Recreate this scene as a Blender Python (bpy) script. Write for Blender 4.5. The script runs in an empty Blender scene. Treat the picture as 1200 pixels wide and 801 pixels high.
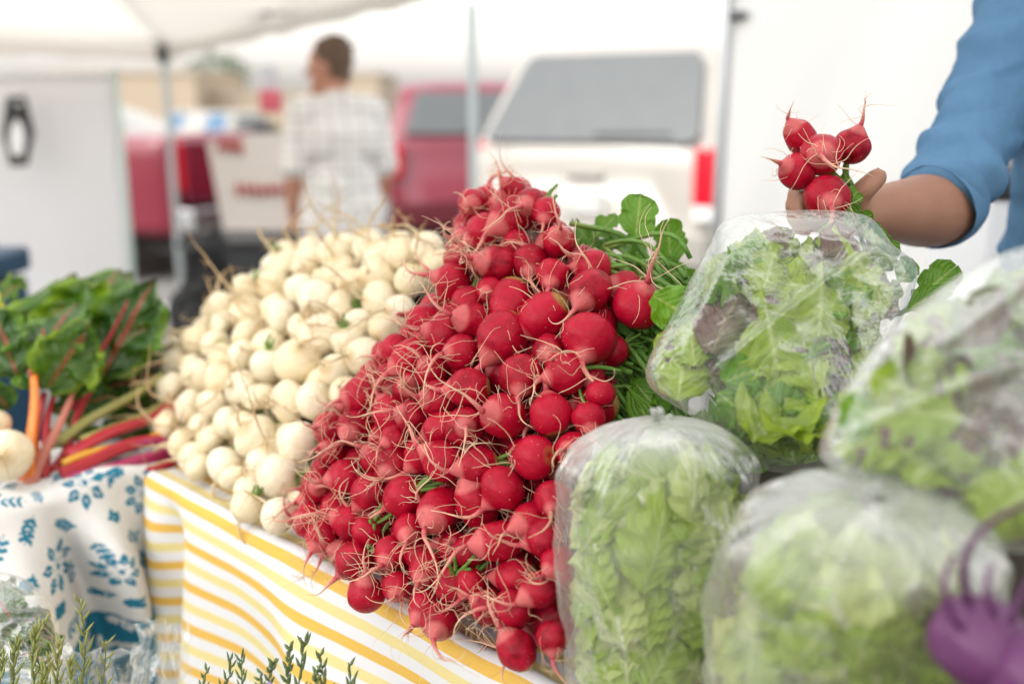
import bpy, math, random
from mathutils import Vector, Matrix, Quaternion, noise
random.seed(11)
R = math.radians
S = bpy.context.scene
COL = S.collection

# ------------------------------------------------------------------ camera
PITCH = R(13.0); FP = 1167.0; CAMZ = 1.42
EYE = Vector((0, 0, CAMZ))
def at(px, py, d):
    """world point that lies d metres in front of the lens, seen at reference pixel px, py"""
    x = (px - 600) / FP; v = (400.5 - py) / FP
    return EYE + Vector((x, math.cos(PITCH) + v * math.sin(PITCH), -math.sin(PITCH) + v * math.cos(PITCH))) * d
def pix(p):
    q = p - EYE
    f = Vector((0, math.cos(PITCH), -math.sin(PITCH))); u = Vector((0, math.sin(PITCH), math.cos(PITCH)))
    d = q.dot(f)
    return 600 + FP * q.x / d, 400.5 - FP * q.dot(u) / d, d

cd = bpy.data.cameras.new('camera'); cam = bpy.data.objects.new('camera', cd); COL.objects.link(cam)
cam.location = EYE; cam.rotation_euler = (R(90) - PITCH, 0, 0)
cd.sensor_width = 36.0; cd.lens = 35.01; cd.clip_start = 0.02; cd.clip_end = 2000
cd.dof.use_dof = True; cd.dof.focus_distance = 1.03; cd.dof.aperture_fstop = 1.95; cd.dof.aperture_blades = 0
S.camera = cam

# ------------------------------------------------------------------ light
w = bpy.data.worlds.new('World'); S.world = w; w.use_nodes = True
nt = w.node_tree; nt.nodes.clear()
sky = nt.nodes.new('ShaderNodeTexSky'); sky.sky_type = 'NISHITA'; sky.sun_disc = False
SUN_EL, SUN_AZ = R(48), R(-125)          # azimuth measured clockwise from +Y
sky.sun_elevation = SUN_EL; sky.sun_rotation = SUN_AZ
sky.air_density = 3.0; sky.dust_density = 3.0; sky.ozone_density = 0.6
hs = nt.nodes.new('ShaderNodeHueSaturation'); hs.inputs['Saturation'].default_value = 0.15
bg = nt.nodes.new('ShaderNodeBackground'); bg.inputs[1].default_value = 0.15
wo = nt.nodes.new('ShaderNodeOutputWorld')
nt.links.new(sky.outputs[0], hs.inputs['Color']); nt.links.new(hs.outputs[0], bg.inputs[0]); nt.links.new(bg.outputs[0], wo.inputs[0])
sl = bpy.data.lights.new('sun', 'SUN'); sl.energy = 0.55; sl.angle = R(16); sl.color = (1, 0.96, 0.9)
so = bpy.data.objects.new('sun', sl); COL.objects.link(so)
sd = Vector((math.sin(SUN_AZ) * math.cos(SUN_EL), math.cos(SUN_AZ) * math.cos(SUN_EL), math.sin(SUN_EL)))
so.rotation_euler = sd.to_track_quat('Z', 'Y').to_euler(); so.location = sd * 30
S.view_settings.view_transform = 'Standard'; S.view_settings.look = 'None'; S.view_settings.gamma = 1.0
S.view_settings.exposure = 1.27
S.cycles.use_denoising = True
S.cycles.max_bounces = 10; S.cycles.transparent_max_bounces = 32; S.cycles.diffuse_bounces = 5
S.cycles.glossy_bounces = 3; S.cycles.transmission_bounces = 6; S.cycles.caustics_reflective = False; S.cycles.caustics_refractive = False

# ------------------------------------------------------------------ materials
class NT:
    def __init__(s, name):
        s.m = bpy.data.materials.new(name); s.m.use_nodes = True; s.t = s.m.node_tree
        s.b = s.t.nodes['Principled BSDF']; s.o = s.t.nodes['Material Output']
    def n(s, typ, **kw):
        x = s.t.nodes.new('ShaderNode' + typ)
        for k, v in kw.items():
            if k in x.inputs: x.inputs[k].default_value = v
            else: setattr(x, k, v)
        return x
    def l(s, a, b): s.t.links.new(a, b)
    def coord(s, kind='Object'):
        c = s.n('TexCoord'); return c.outputs[kind]
    def noise(s, vec, scale, detail=3, rough=0.5):
        x = s.n('TexNoise'); x.inputs['Scale'].default_value = scale; x.inputs['Detail'].default_value = detail
        x.inputs['Roughness'].default_value = rough
        if vec is not None: s.l(vec, x.inputs['Vector'])
        return x.outputs['Fac']
    def ramp(s, fac, stops):
        x = s.n('ValToRGB'); e = x.color_ramp.elements
        e[0].position, e[0].color = stops[0][0], (*stops[0][1], 1)
        e[1].position, e[1].color = stops[-1][0], (*stops[-1][1], 1)
        for p, c in stops[1:-1]:
            k = e.new(p); k.color = (*c, 1)
        s.l(fac, x.inputs[0]); return x.outputs[0]
    def mix(s, fac, a, b, blend='MIX'):
        x = s.n('MixRGB'); x.blend_type = blend
        for i, v in ((0, fac), (1, a), (2, b)):
            if isinstance(v, (int, float)): x.inputs[i].default_value = v
            elif isinstance(v, tuple): x.inputs[i].default_value = (*v, 1)
            else: s.l(v, x.inputs[i])
        return x.outputs[0]
    def math(s, op, a, b=None, c=None, clamp=False):
        x = s.n('Math'); x.operation = op; x.use_clamp = clamp
        for i, v in enumerate((a, b, c)):
            if v is None: continue
            if isinstance(v, (int, float)): x.inputs[i].default_value = v
            else: s.l(v, x.inputs[i])
        return x.outputs[0]
    def sep(s, v):
        x = s.n('SeparateXYZ'); s.l(v, x.inputs[0]); return x.outputs
    def bump(s, h, strength=0.2, dist=0.01):
        x = s.n('Bump'); x.inputs['Strength'].default_value = strength; x.inputs['Distance'].default_value = dist
        s.l(h, x.inputs['Height']); s.l(x.outputs[0], s.b.inputs['Normal']); return x.outputs[0]
    def attr(s, name):
        x = s.n('Attribute'); x.attribute_name = name; return x.outputs
    def rand(s):
        return s.n('ObjectInfo').outputs['Random']

def simple(name, c, rough=0.6, metal=0.0, var=0.12, scale=6.0, spec=0.5, bump=0.0):
    k = NT(name); f = k.noise(k.coord(), scale, 4)
    k.l(k.mix(f, tuple(x * (1 - var) for x in c), tuple(min(1, x * (1 + var)) for x in c)), k.b.inputs['Base Color'])
    k.b.inputs['Roughness'].default_value = rough; k.b.inputs['Metallic'].default_value = metal
    k.b.inputs['Specular IOR Level'].default_value = spec
    if bump: k.bump(k.noise(k.coord(), scale * 8, 3), bump)
    return k.m

M = {}
# ------------------------------------------------------------------ geometry
class MB:
    def __init__(s): s.v = []; s.f = []; s.uv = []; s.a = []
    def add(s, vs, fs, uv=None, a=None):
        o = len(s.v); s.v += [Vector(x) for x in vs]; s.f += [tuple(i + o for i in f) for f in fs]
        s.uv += uv if uv else [(0, 0)] * len(vs)
        s.a += a if a else [0.0] * len(vs)
        return s
    def tube(s, path, rad, n=8, caps=True, aoff=0.0, aspan=1.0):
        P = [Vector(p) for p in path]
        if not isinstance(rad, (list, tuple)): rad = [rad] * len(P)
        T0 = (P[1] - P[0]).normalized()
        up = Vector((0, 0, 1)) if abs(T0.z) < 0.9 else Vector((1, 0, 0))
        X = T0.cross(up).normalized()
        vs = []; uv = []; a = []; fs = []
        for i, p in enumerate(P):
            T = (P[min(i + 1, len(P) - 1)] - P[max(i - 1, 0)])
            if T.length < 1e-9: T = T0
            T = T.normalized(); X = (X - T * X.dot(T))
            X = X.normalized() if X.length > 1e-6 else T.orthogonal().normalized()
            Y = T.cross(X); t = i / (len(P) - 1)
            for k in range(n):
                g = 2 * math.pi * k / n
                vs.append(p + (X * math.cos(g) + Y * math.sin(g)) * rad[i]); uv.append((k / n, t)); a.append(aoff + aspan * t)
        for i in range(len(P) - 1):
            for k in range(n):
                fs.append((i * n + k, i * n + (k + 1) % n, (i + 1) * n + (k + 1) % n, (i + 1) * n + k))
        if caps:
            fs.append(tuple(range(n - 1, -1, -1))); b = (len(P) - 1) * n; fs.append(tuple(range(b, b + n)))
        return s.add(vs, fs, uv, a)
    def box(s, c, size, rot=None):
        c = Vector(c); h = Vector(size) / 2; vs = []
        for x in (-1, 1):
            for y in (-1, 1):
                for z in (-1, 1):
                    q = Vector((x * h.x, y * h.y, z * h.z))
                    if rot is not None: q = rot @ q
                    vs.append(c + q)
        return s.add(vs, [(0, 1, 3, 2), (4, 6, 7, 5), (0, 4, 5, 1), (2, 3, 7, 6), (0, 2, 6, 4), (1, 5, 7, 3)])
    def grid(s, nu, nv, fn, close=False, flip=False):
        """fn(u, v) -> (point, uv, a)"""
        vs = []; uv = []; a = []; fs = []
        for i in range(nu + 1):
            for j in range(nv + 1):
                p, q, r = fn(i / nu, j / nv); vs.append(p); uv.append(q); a.append(r)
        for i in range(nu):
            for j in range(nv):
                q = (i * (nv + 1) + j, (i + 1) * (nv + 1) + j, (i + 1) * (nv + 1) + j + 1, i * (nv + 1) + j + 1)
                fs.append(q[::-1] if flip else q)
        return s.add(vs, fs, uv, a)
    def capsule(s, p1, r1, p2, r2, n=18, rings=5):
        p1 = Vector(p1); p2 = Vector(p2); D = (p2 - p1); L = D.length
        D = D.normalized() if L > 1e-6 else Vector((0, 0, 1))
        path = []; rad = []
        for i in range(rings + 1):
            g = math.pi / 2 * i / rings
            path.append(p1 - D * r1 * math.cos(g) * 1.0); rad.append(max(r1 * math.sin(g), 1e-4))
        for i in range(rings + 1):
            g = math.pi / 2 * i / rings
            path.append(p2 + D * r2 * math.sin(g)); rad.append(max(r2 * math.cos(g), 1e-4))
        return s.tube(path, rad, n)
    def ball(s, c, r, n=16, m=10, scale=(1, 1, 1), rot=None):
        c = Vector(c); vs = []; fs = []; uv = []
        for i in range(m + 1):
            g = math.pi * i / m
            for k in range(n):
                h = 2 * math.pi * k / n
                q = Vector((math.sin(g) * math.cos(h) * scale[0], math.sin(g) * math.sin(h) * scale[1], math.cos(g) * scale[2])) * r
                if rot is not None: q = rot @ q
                vs.append(c + q); uv.append((k / n, i / m))
        for i in range(m):
            for k in range(n):
                fs.append((i * n + k, (i + 1) * n + k, (i + 1) * n + (k + 1) % n, i * n + (k + 1) % n))
        return s.add(vs, fs, uv)
    def prism(s, poly, d, axis='y'):
        """poly of 3D points (front), d = extrusion vector"""
        n = len(poly); d = Vector(d); P = [Vector(p) for p in poly]
        vs = P + [p + d for p in P]
        fs = [tuple(range(n)), tuple(range(2 * n - 1, n - 1, -1))] + [(i, i + n, (i + 1) % n + n, (i + 1) % n) for i in range(n)]
        return s.add(vs, fs)
    def mesh(s, name, mat, smooth=True):
        me = bpy.data.meshes.new(name); me.from_pydata([tuple(x) for x in s.v], [], s.f)
        ul = me.uv_layers.new(name='UVMap')
        idx = [0] * len(me.loops); me.loops.foreach_get('vertex_index', idx)
        flat = [0.0] * (2 * len(idx))
        for i, k in enumerate(idx): flat[2 * i], flat[2 * i + 1] = s.uv[k]
        ul.data.foreach_set('uv', flat)
        at_ = me.attributes.new('t', 'FLOAT', 'POINT'); at_.data.foreach_set('value', [float(x) for x in s.a])
        if mat is not None:
            for q in (mat if isinstance(mat, list) else [mat]): me.materials.append(q)
        if smooth: me.polygons.foreach_set('use_smooth', [True] * len(me.polygons))
        me.update(); return me
    def build(s, name, mat, parent=None, smooth=True, bevel=0.0, seg=2):
        return obj(name, s.mesh(name, mat, smooth), parent, bevel, seg)

def obj(name, me, parent=None, bevel=0.0, seg=2):
    o = bpy.data.objects.new(name, me); COL.objects.link(o)
    if parent is not None:
        o.parent = parent; o.matrix_parent_inverse = MW(parent).inverted()
    if bevel:
        b = o.modifiers.new('bevel', 'BEVEL'); b.width = bevel; b.segments = seg; b.limit_method = 'ANGLE'; b.angle_limit = R(35)
    return o
def MW(o):
    m = o.matrix_basis.copy()
    while o.parent is not None:
        m = o.parent.matrix_basis @ o.matrix_parent_inverse @ m if False else (o.parent.matrix_basis @ (o.matrix_parent_inverse @ m)); o = o.parent
    return m
def tag(o, label=None, cat=None, group=None, kind=None):
    if label: o['label'] = label
    if cat: o['category'] = cat
    if group: o['group'] = group
    if kind: o['kind'] = kind
    return o
def empty(name, loc, label, cat, group=None, rz=0.0):
    o = bpy.data.objects.new(name, None); COL.objects.link(o); o.location = loc; o.rotation_euler = (0, 0, rz); o.empty_display_size = 0.05
    return tag(o, label, cat, group)
def frame(xa, za):
    """rotation whose local X follows xa and whose local Z is near za"""
    X = Vector(xa).normalized(); Z = Vector(za); Z = (Z - X * Z.dot(X)).normalized(); Y = Z.cross(X)
    return Matrix((X, Y, Z)).transposed()
def smoothstep(a, b, x):
    t = max(0, min(1, (x - a) / (b - a))); return t * t * (3 - 2 * t)
def rv(s=1.0): return Vector((random.uniform(-s, s), random.uniform(-s, s), random.uniform(-s, s)))
def inside(poly, x, y):
    c = False; j = len(poly) - 1
    for i in range(len(poly)):
        xi, yi = poly[i]; xj, yj = poly[j]
        if (yi > y) != (yj > y) and x < (xj - xi) * (y - yi) / (yj - yi) + xi: c = not c
        j = i
    return c
def remeshed(mb, name, mat, parent, voxel, smooth_it=4, disp=None):
    """many overlapping closed shapes fused into one continuous skin"""
    tmp = bpy.data.objects.new('tmp', mb.mesh('tmp', None)); COL.objects.link(tmp)
    m = tmp.modifiers.new('r', 'REMESH'); m.mode = 'VOXEL'; m.voxel_size = voxel; m.use_smooth_shade = True
    if smooth_it:
        q = tmp.modifiers.new('s', 'SMOOTH'); q.factor = 0.5; q.iterations = smooth_it
    dg = bpy.context.evaluated_depsgraph_get(); dg.update()
    me = bpy.data.meshes.new_from_object(tmp.evaluated_get(dg))
    bpy.data.objects.remove(tmp)
    me.name = name
    if disp:
        nr = [v.normal.copy() for v in me.vertices]
        for v, n_ in zip(me.vertices, nr): v.co += n_ * disp(v.co)
    me.materials.clear(); me.materials.append(mat)
    me.polygons.foreach_set('use_smooth', [True] * len(me.polygons)); me.update()
    return obj(name, me, parent)
# ------------------------------------------------------------------ produce materials
def radish_mat():
    k = NT('radish_skin'); c = k.coord('Object'); rnd = k.rand()
    off = k.n('VectorMath'); off.operation = 'ADD'; k.l(c, off.inputs[0])
    cx = k.n('CombineXYZ')
    for i in range(3): k.l(k.math('MULTIPLY', rnd, 37.0 + 11 * i), cx.inputs[i])
    k.l(cx.outputs[0], off.inputs[1]); v = off.outputs[0]
    base = k.mix(rnd, (0.17, 0.0006, 0.006), (0.38, 0.002, 0.020))
    f = k.noise(v, 1.6, 5, 0.6)
    col = k.mix(k.ramp(f, [(0.35, (0, 0, 0)), (0.7, (1, 1, 1))]), base, (0.44, 0.006, 0.030))
    # dusty, scuffed bloom
    sc = k.n('TexNoise'); sc.inputs['Scale'].default_value = 5.5; sc.inputs['Detail'].default_value = 8; sc.inputs['Roughness'].default_value = 0.72
    k.l(v, sc.inputs['Vector'])
    big = k.noise(v, 0.9, 2)
    d = k.math('MULTIPLY', k.ramp(sc.outputs['Fac'], [(0.47, (0, 0, 0)), (0.66, (1, 1, 1))]), k.ramp(big, [(0.44, (0.0, 0, 0)), (0.66, (0.34, 0, 0))]))
    col = k.mix(d, col, (0.54, 0.10, 0.115))
    # pale nicks
    vo = k.n('TexVoronoi'); vo.inputs['Scale'].default_value = 3.1; k.l(v, vo.inputs['Vector'])
    col = k.mix(k.ramp(vo.outputs['Distance'], [(0.045, (0.6, 0.6, 0.6)), (0.085, (0, 0, 0))]), col, (0.78, 0.42, 0.33))
    z = k.sep(c)[2]
    col = k.mix(k.ramp(k.math('MULTIPLY_ADD', z, -0.5, 0.5), [(0.90, (0, 0, 0)), (1.0, (0.45, 0.45, 0.45))]), col, (0.72, 0.24, 0.22))
    col = k.mix(k.ramp(k.math('MULTIPLY_ADD', z, 0.5, 0.5), [(0.93, (0, 0, 0)), (1.0, (0.7, 0.7, 0.7))]), col, (0.30, 0.28, 0.07))
    k.l(col, k.b.inputs['Base Color'])
    k.l(k.math('MULTIPLY_ADD', d, 0.45, 0.22), k.b.inputs['Roughness'])
    k.b.inputs['Subsurface Weight'].default_value = 0.0
    k.b.inputs['Specular IOR Level'].default_value = 0.10; k.b.inputs['Coat Weight'].default_value = 0.17; k.b.inputs['Coat Roughness'].default_value = 0.14
    h = k.math('MULTIPLY_ADD', k.noise(v, 22, 3), 0.4, k.noise(v, 3.5, 3))
    k.bump(h, 0.22, 0.12)
    return k.m
def root_mat(name, c0, c1, c2):
    k = NT(name); t = k.attr('t')[2]
    n = k.noise(k.coord(), 9, 3)
    tt = k.math('ADD', t, k.math('MULTIPLY_ADD', n, 0.3, -0.15))
    k.l(k.ramp(tt, [(0.02, c0), (0.28, c1), (0.7, c2)]), k.b.inputs['Base Color'])
    k.b.inputs['Roughness'].default_value = 0.6
    k.bump(k.noise(k.coord(), 40, 2), 0.3, 0.05)
    return k.m
def turnip_mat():
    k = NT('turnip_skin'); c = k.coord('Object'); rnd = k.rand()
    off = k.n('VectorMath'); off.operation = 'ADD'; k.l(c, off.inputs[0])
    cx = k.n('CombineXYZ')
    for i in range(3): k.l(k.math('MULTIPLY', rnd, 29.0 + 7 * i), cx.inputs[i])
    k.l(cx.outputs[0], off.inputs[1]); v = off.outputs[0]
    base = k.mix(rnd, (0.75, 0.64, 0.43), (0.81, 0.735, 0.57))
    col = k.mix(k.ramp(k.noise(v, 1.8, 5, 0.62), [(0.46, (0, 0, 0)), (0.76, (0.5, 0.5, 0.5))]), base, (0.66, 0.50, 0.27))
    # fine lateral lines as on white salad turnips
    wv = k.n('TexWave'); wv.wave_type = 'BANDS'; wv.bands_direction = 'Z'; wv.inputs['Scale'].default_value = 2.4; wv.inputs['Distortion'].default_value = 7; wv.inputs['Detail'].default_value = 4
    k.l(v, wv.inputs['Vector'])
    col = k.mix(k.ramp(wv.outputs['Fac'], [(0.0, (0.3, 0.3, 0.3)), (0.09, (0, 0, 0))]), col, (0.55, 0.38, 0.18))
    sp = k.n('TexVoronoi'); sp.inputs['Scale'].default_value = 4.2; k.l(v, sp.inputs['Vector'])
    col = k.mix(k.ramp(sp.outputs['Distance'], [(0.05, (0.65, 0.65, 0.65)), (0.10, (0, 0, 0))]), col, (0.42, 0.27, 0.12))
    z = k.sep(c)[2]
    col = k.mix(k.ramp(k.math('MULTIPLY_ADD', z, 0.5, 0.5), [(0.86, (0, 0, 0)), (0.96, (0.8, 0.8, 0.8))]), col, (0.42, 0.42, 0.13))
    col = k.mix(k.ramp(k.math('MULTIPLY_ADD', z, -0.5, 0.5), [(0.9, (0, 0, 0)), (1.0, (0.7, 0.7, 0.7))]), col, (0.6, 0.43, 0.2))
    k.l(col, k.b.inputs['Base Color']); k.b.inputs['Roughness'].default_value = 0.42
    k.b.inputs['Specular IOR Level'].default_value = 0.4
    k.bump(k.noise(v, 6, 4), 0.15, 0.1)
    return k.m
def leaf_mat(name, c0, c1, vein, rough=0.4, trans=0.35, tint=None, crinkle=0.5, scale=14, veinw=0.035, sp=0.5, rim=None):
    k = NT(name); uv = k.coord('UV'); s_ = k.sep(uv); u, v = s_[0], s_[1]
    o = k.coord('Object'); f = k.noise(o, 18, 4, 0.6)
    av = k.math('ABSOLUTE', k.math('MULTIPLY_ADD', v, 2.0, -1.0))
    rnd = k.rand()
    col = k.mix(f, c0, c1)
    col = k.mix(k.math('MULTIPLY', rnd, 0.45), col, c1)
    if tint: col = k.mix(k.ramp(k.noise(o, 7, 3), [(0.42, (0, 0, 0)), (0.62, (1, 1, 1))]), col, tint)
    # side veins swing off the midrib
    ph = k.math('MULTIPLY_ADD', u, 26.0, k.math('MULTIPLY', av, -9.0))
    sv = k.math('ABSOLUTE', k.math('SINE', k.math('ADD', ph, k.math('MULTIPLY', k.noise(o, 30, 2), 3.0))))
    svm = k.ramp(sv, [(0.0, (0.6, 0.6, 0.6)), (0.2, (0, 0, 0))])
    col = k.mix(svm, col, tuple(0.55 * a + 0.45 * b for a, b in zip(c1, vein)))
    if rim: col = k.mix(k.ramp(k.math('ADD', av, k.math('MULTIPLY_ADD', k.noise(o, 25, 3), 0.5, -0.25)), [(0.62, (0, 0, 0)), (0.98, (1, 1, 1))]), col, rim)
    mid = k.ramp(av, [(veinw, (1, 1, 1)), (veinw * 2.4, (0, 0, 0))])
    col = k.mix(mid, col, vein)
    k.l(col, k.b.inputs['Base Color']); k.b.inputs['Roughness'].default_value = rough; k.b.inputs['Specular IOR Level'].default_value = sp
    nrm = k.bump(k.math('ADD', k.math('MULTIPLY', sv, 0.5), k.noise(o, scale * 6, 3)), crinkle, 0.004)
    tr = k.n('BsdfTranslucent'); k.l(k.mix(0.35, col, c1), tr.inputs['Color']); k.l(nrm, tr.inputs['Normal'])
    mx = k.n('MixShader'); mx.inputs[0].default_value = trans
    k.l(k.b.outputs[0], mx.inputs[1]); k.l(tr.outputs[0], mx.inputs[2]); k.l(mx.outputs[0], k.o.inputs[0])
    return k.m
def film_mat(name, haze=0.14, gl=0.10, seed=0.0, rough=0.13, fr=0.35):
    k = NT(name); o = k.coord('Object')
    mp = k.n('Mapping'); mp.inputs['Location'].default_value = (seed, seed * 2, 0); k.l(o, mp.inputs[0]); v = mp.outputs[0]
    cr = k.n('TexNoise'); cr.inputs['Scale'].default_value = 11; cr.inputs['Detail'].default_value = 5; cr.inputs['Distortion'].default_value = 1.1; k.l(v, cr.inputs['Vector'])
    wr = k.n('TexVoronoi'); wr.feature = 'DISTANCE_TO_EDGE'; wr.inputs['Scale'].default_value = 9; k.l(cr.outputs['Color'], wr.inputs['Vector'])
    bp = k.n('Bump'); bp.inputs['Strength'].default_value = 0.42; bp.inputs['Distance'].default_value = 0.012
    um = k.n('Mapping'); um.inputs['Scale'].default_value = (3.5, 26, 1); k.l(k.coord('UV'), um.inputs[0]); st = k.noise(um.outputs[0], 1.0, 4, 0.6)
    k.l(k.math('ADD', k.math('MULTIPLY', cr.outputs['Fac'], 0.8), k.math('MULTIPLY', k.math('ABSOLUTE', k.math('SUBTRACT', st, 0.5)), -1.6)), bp.inputs['Height'])
    lw = k.n('LayerWeight'); lw.inputs[0].default_value = 0.35; k.l(bp.outputs[0], lw.inputs['Normal'])
    tr = k.n('BsdfTransparent'); tr.inputs[0].default_value = (0.97, 0.98, 0.97, 1)
    df = k.n('BsdfDiffuse'); df.inputs[0].default_value = (0.86, 0.88, 0.86, 1); k.l(bp.outputs[0], df.inputs['Normal'])
    tl = k.n('BsdfTranslucent'); tl.inputs[0].default_value = (0.86, 0.88, 0.86, 1)
    dm = k.n('MixShader'); dm.inputs[0].default_value = 0.45; k.l(df.outputs[0], dm.inputs[1]); k.l(tl.outputs[0], dm.inputs[2])
    gs = k.n('BsdfGlossy'); gs.inputs['Roughness'].default_value = rough + 0.07; gs.inputs[0].default_value = (1, 1, 1, 1); k.l(bp.outputs[0], gs.inputs['Normal'])
    hz = k.math('MULTIPLY_ADD', k.ramp(k.noise(v, 14, 4), [(0.4, (0, 0, 0)), (0.72, (1, 1, 1))]), haze * 0.9, haze * 0.2)
    hz = k.math('ADD', hz, k.math('MULTIPLY', k.math('POWER', lw.outputs['Facing'], 3.0), 0.38), clamp=True)
    hz = k.math('ADD', hz, k.math('MULTIPLY', k.attr('t')[2], 0.30), clamp=True)
    m1 = k.n('MixShader'); k.l(hz, m1.inputs[0]); k.l(tr.outputs[0], m1.inputs[1]); k.l(dm.outputs[0], m1.inputs[2])
    gf = k.math('MULTIPLY_ADD', lw.outputs['Fresnel'], fr, gl * 0.3, clamp=True)
    m2 = k.n('MixShader'); k.l(gf, m2.inputs[0]); k.l(m1.outputs[0], m2.inputs[1]); k.l(gs.outputs[0], m2.inputs[2])
    k.l(m2.outputs[0], k.o.inputs[0]); k.t.nodes.remove(k.b)
    return k.m
M['radish'] = radish_mat()
M['radish_root'] = root_mat('radish_root', (0.46, 0.02, 0.05), (0.62, 0.24, 0.19), (0.74, 0.54, 0.36))
M['turnip'] = turnip_mat()
M['turnip_root'] = root_mat('turnip_root', (0.72, 0.62, 0.42), (0.62, 0.46, 0.26), (0.46, 0.29, 0.13))
M['stalk'] = root_mat('green_stalk', (0.22, 0.30, 0.06), (0.14, 0.26, 0.04), (0.10, 0.22, 0.03))
M['radish_leaf'] = leaf_mat('radish_leaf', (0.055, 0.18, 0.010), (0.15, 0.33, 0.02), (0.30, 0.42, 0.10))
M['chard_leaf'] = leaf_mat('chard_leaf', (0.007, 0.040, 0.005), (0.04, 0.125, 0.009), (0.30, 0.06, 0.03), rough=0.2, trans=0.22, crinkle=0.9, rim=(0.13, 0.26, 0.015))
M['lettuce'] = leaf_mat('green_lettuce', (0.17, 0.34, 0.018), (0.44, 0.56, 0.06), (0.50, 0.60, 0.20), trans=0.4, rough=0.42)
M['lettuce_deep'] = leaf_mat('deep_green_lettuce', (0.05, 0.16, 0.008), (0.20, 0.42, 0.018), (0.32, 0.46, 0.09), trans=0.35)
M['lettuce_pale'] = leaf_mat('pale_lettuce', (0.40, 0.51, 0.12), (0.64, 0.70, 0.27), (0.74, 0.77, 0.54), trans=0.4, rough=0.5)
M['lettuce_red'] = leaf_mat('red_lettuce', (0.085, 0.035, 0.04), (0.16, 0.08, 0.06), (0.22, 0.17, 0.10), trans=0.25, tint=(0.10, 0.15, 0.04))
M['film'] = [film_mat('clear_bag_film_%d' % i, h, g, i * 3.7, 0.13 if i != 1 else 0.09, 0.33 if i != 1 else 0.24) for i, (h, g) in enumerate(((0.17, 0.10), (0.04, 0.07), (0.10, 0.10), (0.13, 0.12), (0.06, 0.06)))]

# ------------------------------------------------------------------ radish and turnip shapes
def bulb_mesh(name, mat, prof, seed, lump=0.05, n=40, m=30):
    """prof(t) -> (radius, height): t 0 crown .. 1 root tip"""
    vs = []; fs = []
    for i in range(m + 1):
        r, z = prof(i / m)
        for k in range(n):
            g = 2 * math.pi * k / n
            p = Vector((r * math.cos(g), r * math.sin(g), z))
            q = p + Vector((seed * 3.1, seed * 1.7, 0))
            f = 1 + lump * noise.noise(q * 1.1) + lump * 0.22 * noise.noise(q * 2.6)
            vs.append(Vector((p.x * f, p.y * f, p.z * (1 + lump * 0.4 * noise.noise(q * 0.9 + Vector((9, 9, 9)))))))
    for i in range(m):
        for k in range(n):
            fs.append((i * n + k, (i + 1) * n + k, (i + 1) * n + (k + 1) % n, i * n + (k + 1) % n))
    mb = MB(); mb.add(vs, fs); return mb.mesh(name, mat)
def radish_prof(el, tip, sq):
    def f(t):
        g = math.pi * t
        z = math.cos(g) * el; r = abs(math.sin(g)) ** sq
        if t > 0.72:                                            # drawn out to the tap root
            s = (t - 0.72) / 0.28
            z -= tip * s ** 2.2; r = max(r, 0.0) * (1 - 0.18 * s) + 0.13 * s ** 1.5
        if t < 0.1: z -= 0.10 * (1 - t / 0.1) ** 2              # dimple at the crown
        return r, z
    return f
def walk(p, d, L, steps, wig, pull=None):
    path = [Vector(p)]; d = Vector(d).normalized(); turn = rv(wig)
    for i in range(steps):
        turn = turn * 0.75 + rv(wig) * 0.6
        d = (d + turn + (pull if pull else Vector())).normalized()
        path.append(path[-1] + d * (L / steps))
    return path
def radish_root(seed, el, tip, hairs, L):
    random.seed(seed); mb = MB()
    z0 = -el - tip * 0.80
    tap = walk((0, 0, z0), (0, 0, -1), L, 16, 0.22)
    n_ = len(tap)
    mb.tube(tap, [0.135 * (1 - i / (n_ - 1)) ** 1.9 + 0.014 for i in range(n_)], 9)
    for h in range(hairs):
        if random.random() < 0.7:
            i = random.randint(0, 9); p = tap[i]; r0 = random.uniform(0.010, 0.026)
            d = Vector((math.cos(h * 2.4 + seed), math.sin(h * 2.4 + seed), random.uniform(-0.8, 0.3)))
            ln = random.uniform(0.7, 2.8); t0 = 0.35
        else:                                                    # fine hairs that start on the shoulder of the tip
            g = random.uniform(0, 6.28); z = -el * random.uniform(0.78, 0.96); rr = math.sqrt(max(0, 1 - (z / el) ** 2)) * 0.98
            p = Vector((rr * math.cos(g), rr * math.sin(g), z)); d = Vector((math.cos(g), math.sin(g), -0.8)); r0 = random.uniform(0.010, 0.020); ln = random.uniform(0.6, 1.7); t0 = 0.25
        pa = walk(p, d, ln, 11, 0.42)
        mb.tube(pa, [r0 * (1 - 0.8 * i / 11) + 0.004 for i in range(12)], 5, True, t0, 0.8)
    return mb.mesh('root', M['radish_root'])
def stalk_mesh(seed, top, mat, n, L, r0):
    random.seed(seed); mb = MB()
    for i in range(n):
        g = i * 2.3 + seed
        p = Vector((0.12 * math.cos(g), 0.12 * math.sin(g), top - 0.1))
        pa = walk(p, (0.35 * math.cos(g), 0.35 * math.sin(g), 1), L * random.uniform(0.5, 1.2), 7, 0.12)
        mb.tube(pa, [r0 * (1 - 0.3 * j / 7) for j in range(8)], 7)
    return mb.mesh('stalk', mat)
RAD = []
for i in range(14):
    random.seed(100 + i)
    el = random.choice((0.86, 0.94, 1.0, 1.06, 1.16, 1.34)); tip = random.uniform(0.10, 0.42); sq = random.uniform(0.82, 1.02)
    b = bulb_mesh('radish', M['radish'], radish_prof(el, tip, sq), i, random.uniform(0.05, 0.12))
    roots = [radish_root(1000 + 10 * i + j, el, tip, (6, 13, 9)[j], (1.9, 3.1, 2.4)[j] * random.uniform(0.8, 1.25)) for j in range(3)]
    RAD.append((b, roots, stalk_mesh(300 + i, el, M['stalk'], 4, 1.6, 0.12)))
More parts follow.
